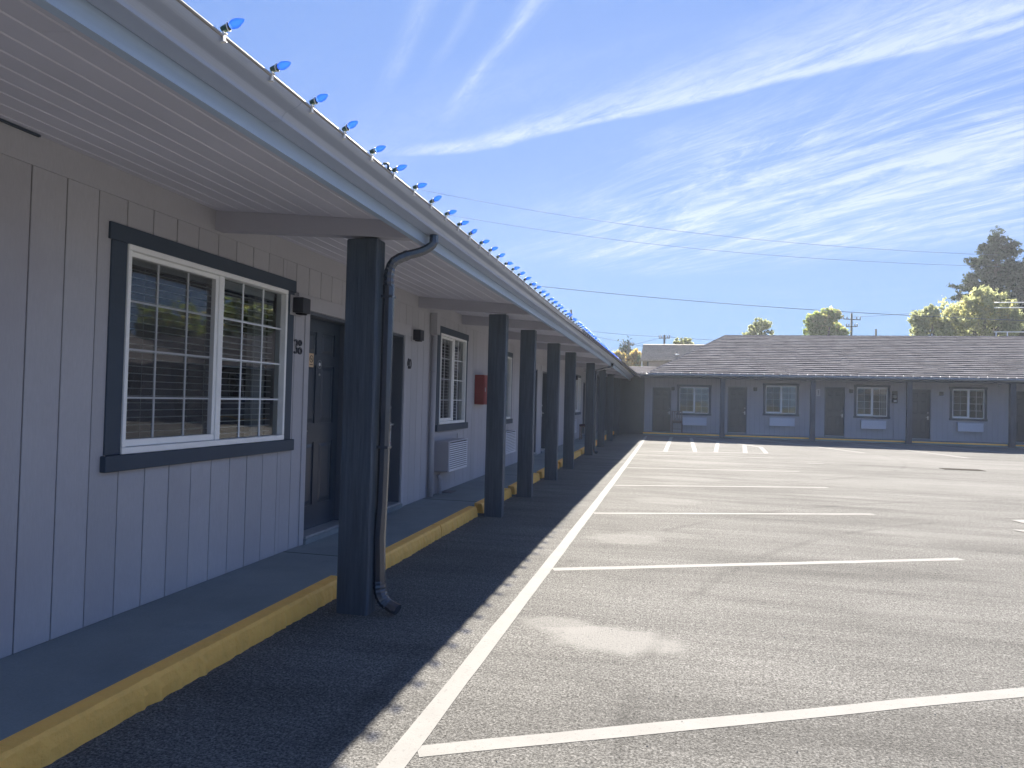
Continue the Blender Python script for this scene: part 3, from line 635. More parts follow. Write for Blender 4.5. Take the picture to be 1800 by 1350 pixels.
def wall_light(F, u, z, label, w=0.13, h=0.13, dep=0.125, m='lamp'):
    e = empty('wall_light', tuple(np.array(F.pt(u, 0.0, z)) + np.array([bend(u) if F.warp else 0, 0, 0])), label, 'wall light', 'cube wall lights beside the room doors')
    b = MB(); F.box(b, u - w / 2 - .03, u + w / 2 + .03, 0.0125, 0.028, z - .02, z + h + .02, .003); build(F, b, 'back_plate', M['siding'], e)
    b = MB(); F.box(b, u - w / 2, u + w / 2, 0.0285, dep, z, z + h, .004); build(F, b, 'housing', M[m], e)
    b = MB(); F.box(b, u - w / 2 + .02, u + w / 2 - .02, 0.045, dep - .02, z - .012, z - .001); build(F, b, 'lens', M['dark'], e)
    return e
def siding(F, bld, us, zb, zt, holes, individually, m=M['siding']):
    """boards between successive u values; pieces cut round rectangular holes"""
    rest = MB()
    for i in range(len(us) - 1):
        a, b = us[i] + .0035, us[i + 1] - .0035; mb = MB() if individually(us[i]) else rest
        dd = random.uniform(0.0102, 0.0128)
        cuts = sorted({a, b} | {h for ho in holes for h in (ho[0], ho[1]) if a < h < b})
        parts = [[], []]; whole = False
        for p, q in zip(cuts[:-1], cuts[1:]):
            if q - p < .004: continue
            mid = (p + q) / 2; z = zb; hs = sorted([(ho[2], ho[3]) for ho in holes if ho[0] < mid < ho[1]])
            for h0, h1 in hs + [(zt, zt)]:
                if h0 - z > .02:
                    parts[0 if z == zb else 1].append((p, q, z, h0)); whole |= (z == zb and h0 == zt)
                z = max(z, h1)
        bv = 0 if mb is rest else .002
        for pp in ([parts[0] + parts[1]] if (whole or mb is rest) else parts):
            if mb is not rest: mb = MB()
            for p, q, za, zc in pp: F.box(mb, p, q, 0.0, dd, za, zc, bv)
            if mb is not rest: build(F, mb, 'siding_board', m, bld)
    if rest.v: build(F, rest, 'siding_boards', m, bld, kind='stuff')
def wall_back(F, bld, u0, u1, z0, z1, holes, m, name='wall', thick=0.15):
    mb = MB(); cuts = sorted({u0, u1} | {h for ho in holes for h in (ho[0], ho[1]) if u0 < h < u1} | set(np.arange(math.ceil(u0), u1, 1.5)))
    for p, q in zip(cuts[:-1], cuts[1:]):
        mid = (p + q) / 2; z = z0
        for h0, h1 in sorted([(ho[2], ho[3]) for ho in holes if ho[0] < mid < ho[1]]) + [(z1, z1)]:
            if h0 - z > .001: F.box(mb, p, q, -thick, -0.0005, z, h0)
            z = max(z, h1)
    return build(F, mb, name, m, bld)

# ------------------------------------------------------------ near wing
wing = empty('motel_wing', (-3.2, 14, 0), 'long single storey grey motel wing with a covered walkway on the left', 'motel')
doors_n = [(5.80, 6.66), (7.20, 8.065), (16.15, 17.0), (17.75, 18.6), (27.1, 27.95)]
wins_n = [(3.58, 5.37, 1.07, 2.32, 3), (9.45, 10.70, 1.08, 2.36, 2), (12.75, 14.0, 1.07, 2.30, 2), (22.1, 23.9, 1.07, 2.30, 3), (24.7, 26.1, 1.07, 2.30, 2), (29.2, 30.6, 1.07, 2.3, 2), (-2.5, -0.7, 1.07, 2.32, 3)]
holes = [(a - .03, b + .03, 0.10, 2.20) for a, b in doors_n] + [(a, b, z0, z1) for a, b, z0, z1, _ in wins_n]
us = list(np.arange(-5.08, 34.5, 0.2165) - 0.0); off = 2.933 - min(us, key=lambda v: abs(v - 2.933)); us = [u + off for u in us]
wall_back(NEAR, wing, -5.1, 34.4, -0.02, 2.78, holes, M['backing'])
siding(NEAR, wing, us, 0.121, 2.577, holes, lambda u: 1.0 < u < 16)
for y0, y1 in ((-5.1, 0.4), (0.402, 5.1), (5.102, 9.9), (9.902, 14.7), (14.702, 19.5), (19.502, 24.3), (24.302, 29), (29.002, 34.4)):
    b = MB(); NEAR.box(b, y0, y1, 0.0, 0.0165, 2.577, 2.76, seg=1.0); b.build('frieze_board', M['siding'], wing, warp=True)
for i, (a, b, z0, z1, c) in enumerate(wins_n):
    window(NEAR, wing, a, b, z0, z1, c, 4, detail=(b < 15), curtain=(i == 0), label=('wide sliding window with a screen on its left sash, nearest the camera' if i == 0 else None))
for i, (a, b) in enumerate(doors_n):
    door(NEAR, wing, a, b, 0.19, 2.17, 'l' if i % 2 else 'r', plaque=(i == 0), hanger=(i == 1))
    t = MB(); NEAR.box(t, a - .11, a - .031, 0, .021, .121, 2.20, .002); NEAR.box(t, b + .031, b + .11, 0, .021, .121, 2.20, .002); NEAR.box(t, a - .25, b + .22, 0, .027, 2.2005, 2.33, .002)
    t.build('door_casing', M['siding'], wing, warp=True)
# soffit boards, sloping down outwards
def zs(x): return 2.738 - 0.085 * (x + 3.2)
ratios = [-1.655, -1.768, -1.871, -1.971, -2.062, -2.153, -2.246, -2.338, -2.430]
gx = [-1.731, -1.84, -1.975] + [1.016 * r / (1 + .085 * r) for r in ratios[1:]] + [-3.19]
for k in range(len(gx) - 1):
    xa, xb = gx[k + 1] + .0025, gx[k] - .0025
    y = -5.0 + (k * 1.37) % 3.2
    ends = [-5.0]
    while y < 34: ends.append(y); y += 3.9 + (k * 0.7) % 1.1
    ends.append(34.2)
    for a, b in zip(ends[:-1], ends[1:]):
        if b - a < .3: continue
        t = .016; prof = [(xa, zs(xa) + .002), (xa + .005, zs(xa)), (xb - .005, zs(xb)), (xb, zs(xb) + .005), (xb, zs(xb) + t), (xa, zs(xa) + t)]
        MB().extr_y(prof[::-1], a + .001, b - .001, 1.0, closed=True).build('soffit_board', M['soffit'], wing, warp=True)
MB().extr_y([(-3.2, zs(-3.2) + .017), (-1.731, zs(-1.731) + .017), (-1.731, zs(-1.731) + .03), (-3.2, zs(-3.2) + .03)], -5, 34.3, 1.0, closed=True).build('soffit_deck', M['soffit'], wing, warp=True)
# beams and posts
posts_n = [-3.7, 0.3 - .3, 4.40, 8.53, 10.45, 12.87, 15.2, 19.35, 23.1, 27.0, 33.0]
posts_n = [-3.7, 4.40, 8.53, 10.45, 12.87, 15.2, 19.35, 23.1, 27.0, 31.6]
for y in posts_n:
    prof = [(-3.183, zs(-3.183) - .140), (-1.732, zs(-1.732) - .112), (-1.732, zs(-1.732) - .001), (-3.183, zs(-3.183) - .001)]
    MB().extr_y(prof, y - .005, y + .085, 1.0, closed=True).build('beam', M['beam'], wing, warp=True)
    p = MB().box(-2.175 if y == 4.40 else -2.255, -1.95 if y == 4.40 else -2.03, y, y + .135, -.01, zs(-2.1) - .1355, 0.008)
    p.build('post', M['post'], wing, warp=True)
fa = MB().extr_y([(-1.730, 2.503), (-1.689, 2.503), (-1.689, 2.66), (-1.730, 2.66)], -5, 34.2, 1.0, closed=True).build('fascia', M['fascia'], wing, warp=True)
def sm_prof(pts, n=5):
    out = []
    for i in range(len(pts) - 1):
        p0 = pts[max(i - 1, 0)]; p1 = pts[i]; p2 = pts[i + 1]; p3 = pts[min(i + 2, len(pts) - 1)]
        for k in range(n):
            t = k / n; out.append(tuple(0.5 * ((2 * b) + (-a + c) * t + (2 * a - 5 * b + 4 * c - d) * t * t + (-a + 3 * b - 3 * c + d) * t ** 3) for a, b, c, d in zip(p0, p1, p2, p3)))
    return out + [pts[-1]]
gp = [(-1.8385, 2.72), (-1.838, 2.678), (-1.828, 2.675), (-1.752, 2.675), (-1.743, 2.678), (-1.741, 2.690)] + sm_prof([(-1.738, 2.696), (-1.722, 2.712), (-1.700, 2.720), (-1.672, 2.730), (-1.652, 2.745), (-1.645, 2.756)], 3)
gp_far = list(gp); gp = [(x * .9145, 1.45 + (z - 1.45) * .9145) for x, z in gp_far]
inner = [(x - .003, z + .004) for x, z in gp[::-1]]; inner_far = [(x - .003, z + .004) for x, z in gp_far[::-1]]
GY = [(-5, 2.6), (2.602, 8.7), (8.702, 14.8), (14.802, 20.9), (20.902, 27), (27.002, 32.85)]
for a, b in GY: MB().extr_y(gp + inner, a, b, 1.0, closed=True, smooth=False).build('gutter', M['gutter'], wing, warp=True)
MB().tube([(-1.5035, y, 2.648 + .001 * math.sin(y * 3)) for y in np.arange(-5, 32.9, .5)], .0065, 6).build('gutter_lip', M['lip'], wing, warp=True)
# roof: decking slab with shingle courses
def shingle_roof(bld, corners, course, tabw, th, m, cap_m, hips=(), name='roof', lap=0.02):
    """corners: eave_left, eave_right, ridge_right, ridge_left (world)"""
    a, b, c, d = [Vector(p) for p in corners]; n = (b - a).cross(d - a).normalized()
    if n.z < 0: n = -n
    dk = MB(); dk.add([a, b, c, d, a - n * .04, b - n * .04, c - n * .04, d - n * .04], [(0, 1, 2, 3), (7, 6, 5, 4), (0, 4, 5, 1), (1, 5, 6, 2), (2, 6, 7, 3), (3, 7, 4, 0)])
    dk.build(name, cap_m, bld)
    h = ((d + c) / 2 - (a + b) / 2).length; nr = int(h / course); mb = MB()
    for r in range(nr + 1):
        t0 = max(0, r / nr - .0); t1 = min(1, (r + 1) / nr + .02)
        l0, r0 = a.lerp(d, t0), b.lerp(c, t0); l1, r1 = a.lerp(d, t1), b.lerp(c, t1); Ln = (r0 - l0).length
        if Ln < .2 or r == nr: continue
        s = -random.random() * tabw
        while s < Ln:
            w = tabw * random.choice((.6, .9, 1.3, 1.8, 2.4)); e = min(s + w, Ln); s0 = max(s, 0)
            if e - s0 > .02:
                f0, f1 = s0 / Ln, (e - .006) / Ln; tt = th * random.uniform(.8, 1.12); dr = random.uniform(-.02, .02) * course
                dn = (a - d).normalized() * dr
                p = [l0.lerp(r0, f0) + dn, l0.lerp(r0, f1) + dn, l1.lerp(r1, f1), l1.lerp(r1, f0)]
                lo = [q + n * .002 for q in p]; hi = [p[0] + n * tt, p[1] + n * tt, p[2] + n * .003, p[3] + n * .003]
                mb.add(lo[:2] + hi, [(0, 1, 3, 2), (2, 3, 4, 5)] + [(0, 2, 5), (1, 4, 3)])
            s += w
    mb.build('shingles', m, bld, kind='stuff')
shingle_roof(wing, [(-1.555, -5, 2.65), (-1.555, 33, 2.65), (-6.9, 33, 4.42), (-6.9, -5, 4.42)], .5, 1.2, .016, M['shingle'], M['shingle'])
for o_ in list(wing.children):
    if o_.name.startswith(('roof', 'shingles')):     # follow the slight bend of the wing
        o_.location.x -= 0.0
MB().quad((-6.9, -5, 4.415), (-6.9, 33, 4.415), (-11.5, 33, 2.8), (-11.5, -5, 2.8)).build('rear_roof', M['shingle'], wing)
MB().box(-11.4, -3.36, -5.1, -5.0, 0, 2.75).build('end_wall', M['siding'], wing); MB().box(-11.4, -11.2, -5, 34, 0, 2.78).build('rear_wall', M['siding'], wing)
MB().box(-3.183, -3.165, 1.2, 2.95, zs(-3.17) - .012, zs(-3.17) - .002).build('gap_shade_strip', M['slate'], wing)  # solid dark strip: shade of the wall-soffit gap put in as colour
# downspouts
def downspout(pts, label, sq=(1.35, 1), r=.034, m='spout', y_ribs=True):
    e = empty('downspout', (pts[-1][0], pts[-1][1], 0.02), label, 'downspout')
    b = MB(); b.tube(pts, r, 8, True, False, sq=sq); b.build('pipe', M[m], e); return e
def arcpts(ctrl, n=6): return [tuple(p) for p in sm_prof(ctrl, n)]
ds = empty('downspout', (-1.91, 4.5, 0.03), 'dark bent downspout beside the nearest post, kicked out at the bottom', 'downspout')
PX, PY = -1.912, 4.50
top = arcpts([(-1.645, 4.63, 2.578), (-1.645, 4.63, 2.54), (-1.655, 4.625, 2.50), (-1.72, 4.60, 2.455), (-1.82, 4.55, 2.415), (-1.885, 4.515, 2.37), (PX, PY, 2.29)], 6) + [(PX, PY, 2.2)]
MB().tube(top, .033, 8, True, False, sq=(1.12, .86)).build('upper_pipe', M['spout'], ds)
MB().tube([(PX, PY, 2.21), (PX, PY, 1.5), (PX, PY, 1.0), (PX - .004, PY, .72), (PX - .016, PY, .5), (PX - .004, PY, .19)], [.033, .033, .0325, .031, .037, .034], 8, True, False, sq=(1.12, .86)).build('lower_pipe', M['spout'], ds)
EL = arcpts([(PX - .004, PY, .21), (PX + .004, PY - .004, .14), (PX + .035, PY - .012, .085), (PX + .085, PY - .022, .058), (PX + .145, PY - .035, .04)], 5)
MB().tube(EL, [.0355 + (.003 if i % 2 and i < 15 else 0) for i in range(len(EL))], 8, True, False, sq=(1.12, .86)).build('elbow', M['spout'], ds)
EU = arcpts([(-1.80, 4.56, 2.425), (-1.885, 4.515, 2.37), (PX, PY, 2.29), (PX, PY, 2.20)], 5)
MB().tube(EU, [.0355 + (.003 if i % 2 else 0) for i in range(len(EU))], 8, True, False, sq=(1.12, .86)).build('elbow', M['spout'], ds)
for z in (2.12, 1.1): MB().box(PX - .042, PX + .041, PY - .031, PY + .031, z, z + .018, .002).build('strap', M['spout'], ds)
ds2 = empty('downspout', (bend(19.7) - 2.0, 19.7, 0.03), 'thin dark downspout halfway along the wing, by the seventh post', 'downspout')
bx_ = bend(20.6)
Q = arcpts([(-1.645 + bx_, 20.6, 2.578), (-1.645 + bx_, 20.6, 2.52), (-1.68 + bx_, 20.45, 2.46), (-1.90 + bx_, 20.05, 2.37), (-2.02 + bx_, 19.75, 2.28), (-2.02 + bx_, 19.72, 2.1)], 5) + [(-2.02 + bx_, 19.72, .2), (-1.99 + bx_, 19.7, .09), (-1.93 + bx_, 19.68, .05)]
MB().tube(Q, .032, 8, True, False, sq=(1.25, .95)).build('pipe', M['spout'], ds2)
wp = empty('vent_pipe', (-3.16, 9.06, 0.12), 'grey painted pipe running up the wall left of the second window', 'pipe')
MB().tube([(-3.140 + bend(9), 9.06, .125), (-3.140 + bend(9), 9.06, 1.0), (-3.138 + bend(9), 9.06, 2.28)], .036, 12).build('pipe', M['siding'], wp)
MB().box(-3.184 + bend(9), -3.085 + bend(9), 9.0, 9.13, 2.30, 2.59, .004).build('boxed_head', M['siding'], wp)
for z in (.9, 1.8): MB().lathe((-3.140 + bend(9), 9.06, z), (0, 0, 1), [(0, .041), (.012, .041)], 12).build('clamp', M['ac'], wp)
dp = empty('drain_pipe', (-3.12, 9.42, .12), 'short grey drain pipe under the first air conditioner', 'pipe')
MB().tube([(-3.13 + bend(9.4), 9.42, .121), (-3.13 + bend(9.4), 9.42, .33), (-3.15 + bend(9.4), 9.40, .39)], [.032, .032, .026], 10).build('pipe', M['siding'], dp)
MB().box(-3.17 + bend(9.5), -3.0 + bend(9.5), 9.55, 9.78, .1205, .132, .003).build('splash_plate', M['backing'], dp)

# fixtures on the near wall
wall_light(NEAR, 5.515, 2.145, 'dark cube wall light between the nearest window and the nearest door')
wall_light(NEAR, 8.40, 2.165, 'dark cube wall light right of the second door', w=.14)
wall_light(NEAR, 15.6, 2.15, 'dark cube wall light glimpsed just before the third post'); wall_light(NEAR, 19.05, 2.15, 'dark cube wall light glimpsed behind the fourth post')
wall_light(NEAR, 24.35, 2.2, 'dark cube wall light at the far end of the near wing')
digits(NEAR, '38', 5.505, 1.80, .125, 'dark room number on the siding left of the nearest door')
digits(NEAR, '40', 8.185, 1.80, .125, 'dark room number on the siding right of the second door', .07)
digits(NEAR, '42', 15.5, 1.80, .125, 'small dark room number beyond the second post', .07)
ac_unit(NEAR, 9.30, 10.18, .44, .86, 'grey louvred air conditioner under the second window of the near wing')
ac_unit(NEAR, 12.75, 13.6, .44, .86, 'grey louvred air conditioner seen between the second and third posts')
ac_unit(NEAR, 22.3, 23.3, .44, .86, 'pale air conditioner seen between two posts far down the near wing')
for a, b in ((9.16, 10.4), (12.6, 13.85)):
    t = MB(); NEAR.box(t, a, b, .013, .03, .36, .40, .002); NEAR.box(t, a, b, .013, .03, .92, .965, .002); NEAR.box(t, a, a + .04, .013, .029, .401, .919); NEAR.box(t, b - .04, b, .013, .029, .401, .919); NEAR.box(t, a + .041, b - .041, .0125, .018, .401, .919)
    t.build('unit_surround', M['siding'], wing, warp=True)
t = empty('extinguisher_cabinet', (-3.17 + bend(11.6), 11.7, 1.36), 'faded red metal fire cabinet on the siding before the second post', 'cabinet')
b = MB(); NEAR.box(b, 11.30, 11.78, .013, .17, 1.36, 1.85, .005); b.build('box', M['red'], t, warp=True)
b = MB(); NEAR.box(b, 11.315, 11.765, .1705, .182, 1.375, 1.835, .004); b.build('door', M['red'], t, warp=True)
b = MB(); NEAR.box(b, 11.33, 11.345, .1825, .195, 1.57, 1.64, .002); b.build('latch', M['steel'], t, warp=True)

# ------------------------------------------------------------ string lights
def make_light(bm_, name='string_light'):
    e = empty(name, (0, 0, 0), 'x', 'light bulb')
    ax = Vector((.95, .0, .30)).normalized()
    o0 = Vector((.004, 0, .022))
    MB().lathe(o0 - ax * .012, ax, [(0, .011), (.012, .0125), (.030, .0125), (.034, .0115)], 10).build('socket', M['socket'], e)
    MB().lathe(o0 + ax * .022, ax, [(0, .011), (.008, .0145), (.018, .0165), (.03, .0155), (.042, .0115), (.052, .0062), (.058, .0018)], 12).build('bulb', bm_, e)
    c = MB(); c.box(-.003, .0035, -.006, .006, -.028, .012); c.box(-.012, .010, -.005, .005, -.030, -.0265); c.box(-.010, .012, -.0055, .0055, .0, .003)
    c.tube([o0 + ax * .016 + Vector((0, math.cos(a) * .0155, math.sin(a) * .0155)) for a in np.linspace(0, 2 * PI, 10)], .0022, 5)
    c.build('clip', M['clip'], e); return e
proto = make_light(M['bulb'])
ords = 'first second third fourth fifth sixth seventh eighth ninth tenth eleventh twelfth thirteenth fourteenth fifteenth sixteenth seventeenth eighteenth nineteenth twentieth'.split() + ['twenty-' + w for w in 'first second third fourth fifth sixth seventh eighth ninth'.split()] + ['thirtieth']
by = [b_ * .936 for b_ in (1.93, 2.221, 2.537, 2.859, 3.178, 3.50, 3.81, 4.14, 4.459, 4.774, 5.075, 5.379, 5.70, 6.0, 6.29)]
while by[-1] < 32.2: by.append(by[-1] + .291 + random.uniform(-.012, .012))
by = [1.806 - .29 * k for k in range(1, 0, -1)] + by
NB = 1
for i, y in enumerate(by):
    o = proto if i == 0 else copy_tree(proto)
    o.location = (-1.500 + bend(y), y, 2.652); o.scale = (.93, .93, .93); o.rotation_euler = (random.uniform(-.12, .12), random.uniform(-.12, .10), random.uniform(-.12, .22))
    k = i - NB
    if k < 0: lb = 'blue bulb just cut off by the top edge of the picture'
    elif k < 30: lb = f'{ords[k]} blue bulb counted from the top edge of the picture'
    elif False: lb = 'blue bulb in the middle of the row along the near gutter'
    else: lb = 'tiny blue bulb far along the near gutter'
    tag(o, lb, 'light bulb', 'blue bulbs clipped along the near gutter')
    if random.random() < .12 and k > 6: o.rotation_euler = (random.uniform(-.3, .3), random.uniform(-.4, .3), random.uniform(-.6, .6))
cw = [(-1.512 + bend(y) , y, 2.660 - .012 * abs(math.sin((y - 1.806) / .291 * PI)) + random.uniform(-.002, .003)) for y in np.arange(-3.6, 32.2, .1)]
MB().tube(cw, .0028, 5, False).build('light_cord', M['cord'], label='dark green cord joining the blue bulbs on the near gutter', cat='cord')
kn = [(-1.50, 3.42, 2.66), (-1.495, 3.46, 2.672), (-1.51, 3.50, 2.665), (-1.50, 3.48, 2.655), (-1.505, 3.53, 2.66)]
MB().tube(arcpts(kn, 4), .006, 6).build('cord_plug', M['cord'], label='tangled dark plug of the light cord between two bulbs', cat='plug')

# ------------------------------------------------------------ far wing
fwg = empty('motel_block', (6, 34.5, 0), 'grey motel block across the end of the lot with a hipped shingle roof', 'motel')
D2 = [(-1.03, -.22, 0.10, 2.19), (2.40, 3.20, 0.20, 2.28), (6.60, 7.39, .20, 2.35), (10.08, 10.88, .20, 2.33), (14.17, 15.0, .20, 2.33)]
W2 = [(.19, 1.52, 1.03, 2.27), (4.05, 5.37, 1.12, 2.41), (7.91, 9.16, 1.12, 2.41), (11.76, 12.99, 1.13, 2.41), (15.7, 17.0, 1.13, 2.41)]
fh = [(a - .03, b + .03, .10, z1 + .03) for a, b, z0, z1 in D2] + W2
wall_back(FAR, fwg, -1.40, 22, -.02, 2.95, fh, M['backing'])
siding(FAR, fwg, list(np.arange(-1.40, 20.0, .2165)), .126, 2.72, fh, lambda u: False)
for a, b in ((-1.4, 3.4), (3.402, 8.2), (8.202, 13), (13.002, 20)):
    m_ = MB(); FAR.box(m_, a, b, 0, .0165, 2.72, 2.9); m_.build('frieze_board', M['siding'], fwg)
wl_ = ['far window with the wooden chair before it', None, None, None, None]
for i, (a, b, z0, z1) in enumerate(W2): window(FAR, fwg, a, b, z0, z1, 2, 4, detail=False, trimw=.11, curtain=(i in (1, 2)))
for i, (a, b, z0, z1) in enumerate(D2): door(FAR, fwg, a, b, z0, z1, 'l', rec=.08)
# dark panelled corner wall
cp = MB(); cp.box(-3.9, -1.401, 34.46, 34.6, -.02, 2.9); cp.build('corner_wall', M['slate'], fwg)
for k in range(11): MB().box(-3.85 + k * .2215, -3.64 + k * .2215, 34.448, 34.4598, .0, 2.75, .002).build('corner_board', M['slate'], fwg)
MB().box(-1.435, -1.36, 34.40, 34.484, -.01, 2.78, .003).build('corner_trim', M['siding'], fwg)
for x in FP + [-1.9]:
    if x < 0: continue
    MB().box(x, x + .20, 33.05, 33.25, -.01, 2.66, .006).build('post', M['post'], fwg)
    MB().box(x + .06, x + .16, 33.15, 34.48, 2.62, 2.79).build('beam', M['soffit'], fwg)
for k in range(9): MB().box(-2.6, 19.5, 33.10 + k * .153, 33.247 + k * .153, 2.80 - .0, 2.816).build('soffit_board', M['soffit'], fwg)
MB().box(-2.6, 19.5, 33.05, 34.6, 2.817, 2.83).build('soffit_deck', M['soffit'], fwg)
MB().box(-2.3, 20, 33.03, 33.08, 2.62, 2.86).build('fascia', M['slate'], fwg)
for a, b in ((-2.0, 4.1), (4.103, 10.2), (10.203, 16.3), (16.303, 20)):
    s_ = MB().extr_y(gp_far + inner_far, a, b, 3.0, closed=True); s_.v = [(y, 33.03 - (x + 1.840), z + .035) for x, y, z in s_.v]
    s_.build('gutter', M['gutter'], fwg)
MB().add([(-1.3, 32.68, 2.775), (21, 32.68, 2.775), (21, 32.90, 2.850), (-1.3, 32.90, 2.850), (-1.3, 32.68, 2.75), (21, 32.68, 2.75)], [(0, 1, 2, 3), (0, 4, 5, 1)]).build('drip_edge', M['lip'], fwg)
EY, EZ, RY, RZ, RX = 32.80, 2.81, 39.3, 5.14, 2.52
shingle_roof(fwg, [(-1.25, EY, EZ), (26, EY, EZ), (26, RY, RZ), (RX, RY, RZ)], .30, .42, .042, M['shingle'], M['shingle'])
shingle_roof(fwg, [(-1.25, 44.2, EZ), (-1.25, EY, EZ), (RX, RY, RZ), (RX, RY + .02, RZ)], .30, .42, .042, M['shingle'], M['shingle'], name='hip_roof')
MB().quad((RX, RY, RZ), (26, RY, RZ), (26, 44.2, EZ), (-1.25, 44.2, EZ)).build('rear_roof', M['shingle'], fwg)
shingle_roof(fwg, [(-3.6, EY, EZ - .02), (-1.0, EY, EZ - .02), (-0.9, 34.6, 3.2), (-3.6, 34.6, 3.2)], .27, .5, .02, M['shingle'], M['shingle'], name='link_roof')
A_, B_ = Vector((-1.25, EY, EZ)), Vector((RX, RY, RZ)); n_ = 30
for i in range(n_):          # hip caps
    p, q = A_.lerp(B_, i / n_), A_.lerp(B_, (i + 1.25) / n_); t_ = (q - p).normalized(); sd_ = t_.cross(Vector((0, 0, 1))).normalized()
    m_ = MB(); h0 = .055; w_ = .15
    m_.add([p - sd_ * w_ + Vector((0, 0, h0 - .09)), p + Vector((0, 0, h0)), p + sd_ * w_ + Vector((0, 0, h0 - .06)), q - sd_ * w_ + Vector((0, 0, h0 - .11)), q + Vector((0, 0, h0 - .02)), q + sd_ * w_ + Vector((0, 0, h0 - .08)),
            p - sd_ * w_ + Vector((0, 0, h0 - .12)), p + Vector((0, 0, h0 - .035)), p + sd_ * w_ + Vector((0, 0, h0 - .09))], [(0, 1, 4, 3), (1, 2, 5, 4), (0, 1, 7, 6), (1, 2, 8, 7)])
    m_.build('hip_cap', M['shingle'], fwg)
m_ = MB()
for i in range(70):
    x = RX + i * .3; m_.add([(x, RY - .13, RZ - .02), (x, RY, RZ + .045), (x, RY + .13, RZ - .02), (x + .31, RY - .13, RZ - .03), (x + .31, RY, RZ + .03), (x + .31, RY + .13, RZ - .03)], [(0, 1, 4, 3), (1, 2, 5, 4), (0, 1, 2)])
m_.build('ridge_caps', M['shingle'], fwg, kind='stuff')
MB().box(-3.9, 22, 44.0, 44.15, 0, 2.8).build('rear_wall', M['siding'], fwg)
# fixtures on the far wall
lab = ['first', 'second', 'third', 'fourth']
for i, (a, b, z0, z1) in enumerate(W2[:4]):
    ac_unit(FAR, a + .16, b - .08, z0 - .56 + (.0 if i else .0), z0 - .17, f'grey air conditioner under the {lab[i]} window of the far block from the left', .2, 'air conditioners under the far windows', nl=9)
for i, (u, z) in enumerate(((.0 - .12, 2.2), (3.58, 2.25), (7.66, 2.25), (11.3, 2.22))):
    wall_light(FAR, u, z - .1, f'dark wall light right of the {lab[i]} door of the far block', w=.16, h=.15)
s1 = empty('notice_sign', (6.19 + .1, 34.47, 1.98), 'small white notice on the far wall right of the second far post', 'sign')
b = MB(); FAR.box(b, 6.22, 6.38, .0135, .02, 1.97, 2.27, .002); b.build('panel', M['white'], s1)
b = MB(); FAR.box(b, 6.26, 6.345, .0205, .0222, 2.19, 2.22); FAR.box(b, 6.28, 6.30, .0205, .0222, 2.07, 2.18); FAR.box(b, 6.315, 6.335, .0205, .0222, 2.07, 2.18); FAR.box(b, 6.255, 6.35, .0205, .0222, 2.02, 2.04); b.build('print', M['black'], s1)
mt_ = empty('electric_meter', (9.45, 34.47, 1.7), 'grey electric meter with round glass beside the third far window', 'meter')
b = MB(); FAR.box(b, 9.34, 9.56, .0135, .10, 1.72, 2.26, .006); b.build('box', M['lamp'], mt_)
b = MB(); b.lathe(FAR.pt(9.45, .10, 2.02), (0, -1, 0), [(0, .08), (.05, .078), (.07, .05), (.075, 0.001)], 14); b.build('glass_dome', M['ceram'], mt_)
b = MB(); FAR.box(b, 9.40, 9.52, .1005, .105, 1.78, 1.86, .001); b.build('tag', M['white'], mt_)
b = MB(); b.tube([FAR.pt(9.42, .05, 1.72), FAR.pt(9.42, .05, .13)], .015, 6); b.build('conduit', M['siding'], mt_)
p2 = make_light(M['pale_bulb'], 'gutter_light')
x = -1.5; i = 0
while x < 15.8:
    o = p2 if i == 0 else copy_tree(p2)
    o.location = (x, 32.733, 2.79); o.rotation_euler = (0, 0, -PI / 2 + random.uniform(-.3, .3)); o.scale = (1.5, 1.5, 1.5)
    tag(o, 'small pale bulb clipped to the gutter of the far block', 'light bulb', 'pale bulbs along the far gutter'); x += .345 + random.uniform(-.02, .02); i += 1

# ------------------------------------------------------------ chairs
def chair(loc, rz, label):
    e = empty('chair', loc, label, 'chair', 'wooden chairs on the walkways'); w = .22
    def bx(name, m, *a): b = MB(); b.box(*a, .004); b.v = [(x + loc[0], y + loc[1], z + loc[2]) for x, y, z in b.v]; return b.build(name, m, e)
    for sx in (-1, 1):
        bx('leg', M['wood'], sx * w - .02, sx * w + .02, -.22, -.18, 0, .44); bx('leg', M['wood'], sx * w - .02, sx * w + .02, .19, .23, 0, .44)
        bx('back_post', M['wood'], sx * w - .02, sx * w + .02, .19, .23, .4405, 1.0)
        bx('back_slat', M['wood'], sx * .125 - .012, sx * .125 + .012, .2, .22, .5605, .9545)
        b = MB(); b.tube([(sx * -.105, .21, .565), (sx * .105, .21 + .004 * sx, .95)], .012, 6); b.v = [(x + loc[0], y + loc[1], z + loc[2]) for x, y, z in b.v]; b.build('cross_brace', M['wood'], e)
    bx('top_rail', M['wood'], -w + .0205, w - .0205, .195, .225, .955, .995); bx('lower_rail', M['wood'], -w + .0205, w - .0205, .195, .225, .52, .56)
    bx('apron', M['wood'], -w, w, -.225, .185, .4405, .475); bx('cushion', M['cushion'], -w - .01, w + .01, -.23, .185, .4755, .53)
    bx('stretcher', M['wood'], -w + .0205, w - .0205, -.21, -.19, .16, .185)
    e.rotation_euler = (0, 0, rz); return e
chair((.10, 33.85, .125), 0.05, 'brown wooden chair with a crossed back beside the leftmost door of the far block')
chair((-2.80 + bend(25.3), 25.0, .12), PI / 2 - PI, 'wooden chair glimpsed between two posts far along the near walkway')
ta = empty('doormat', (0, 0, 0), 'x', 'mat'); bpy.data.objects.remove(ta)

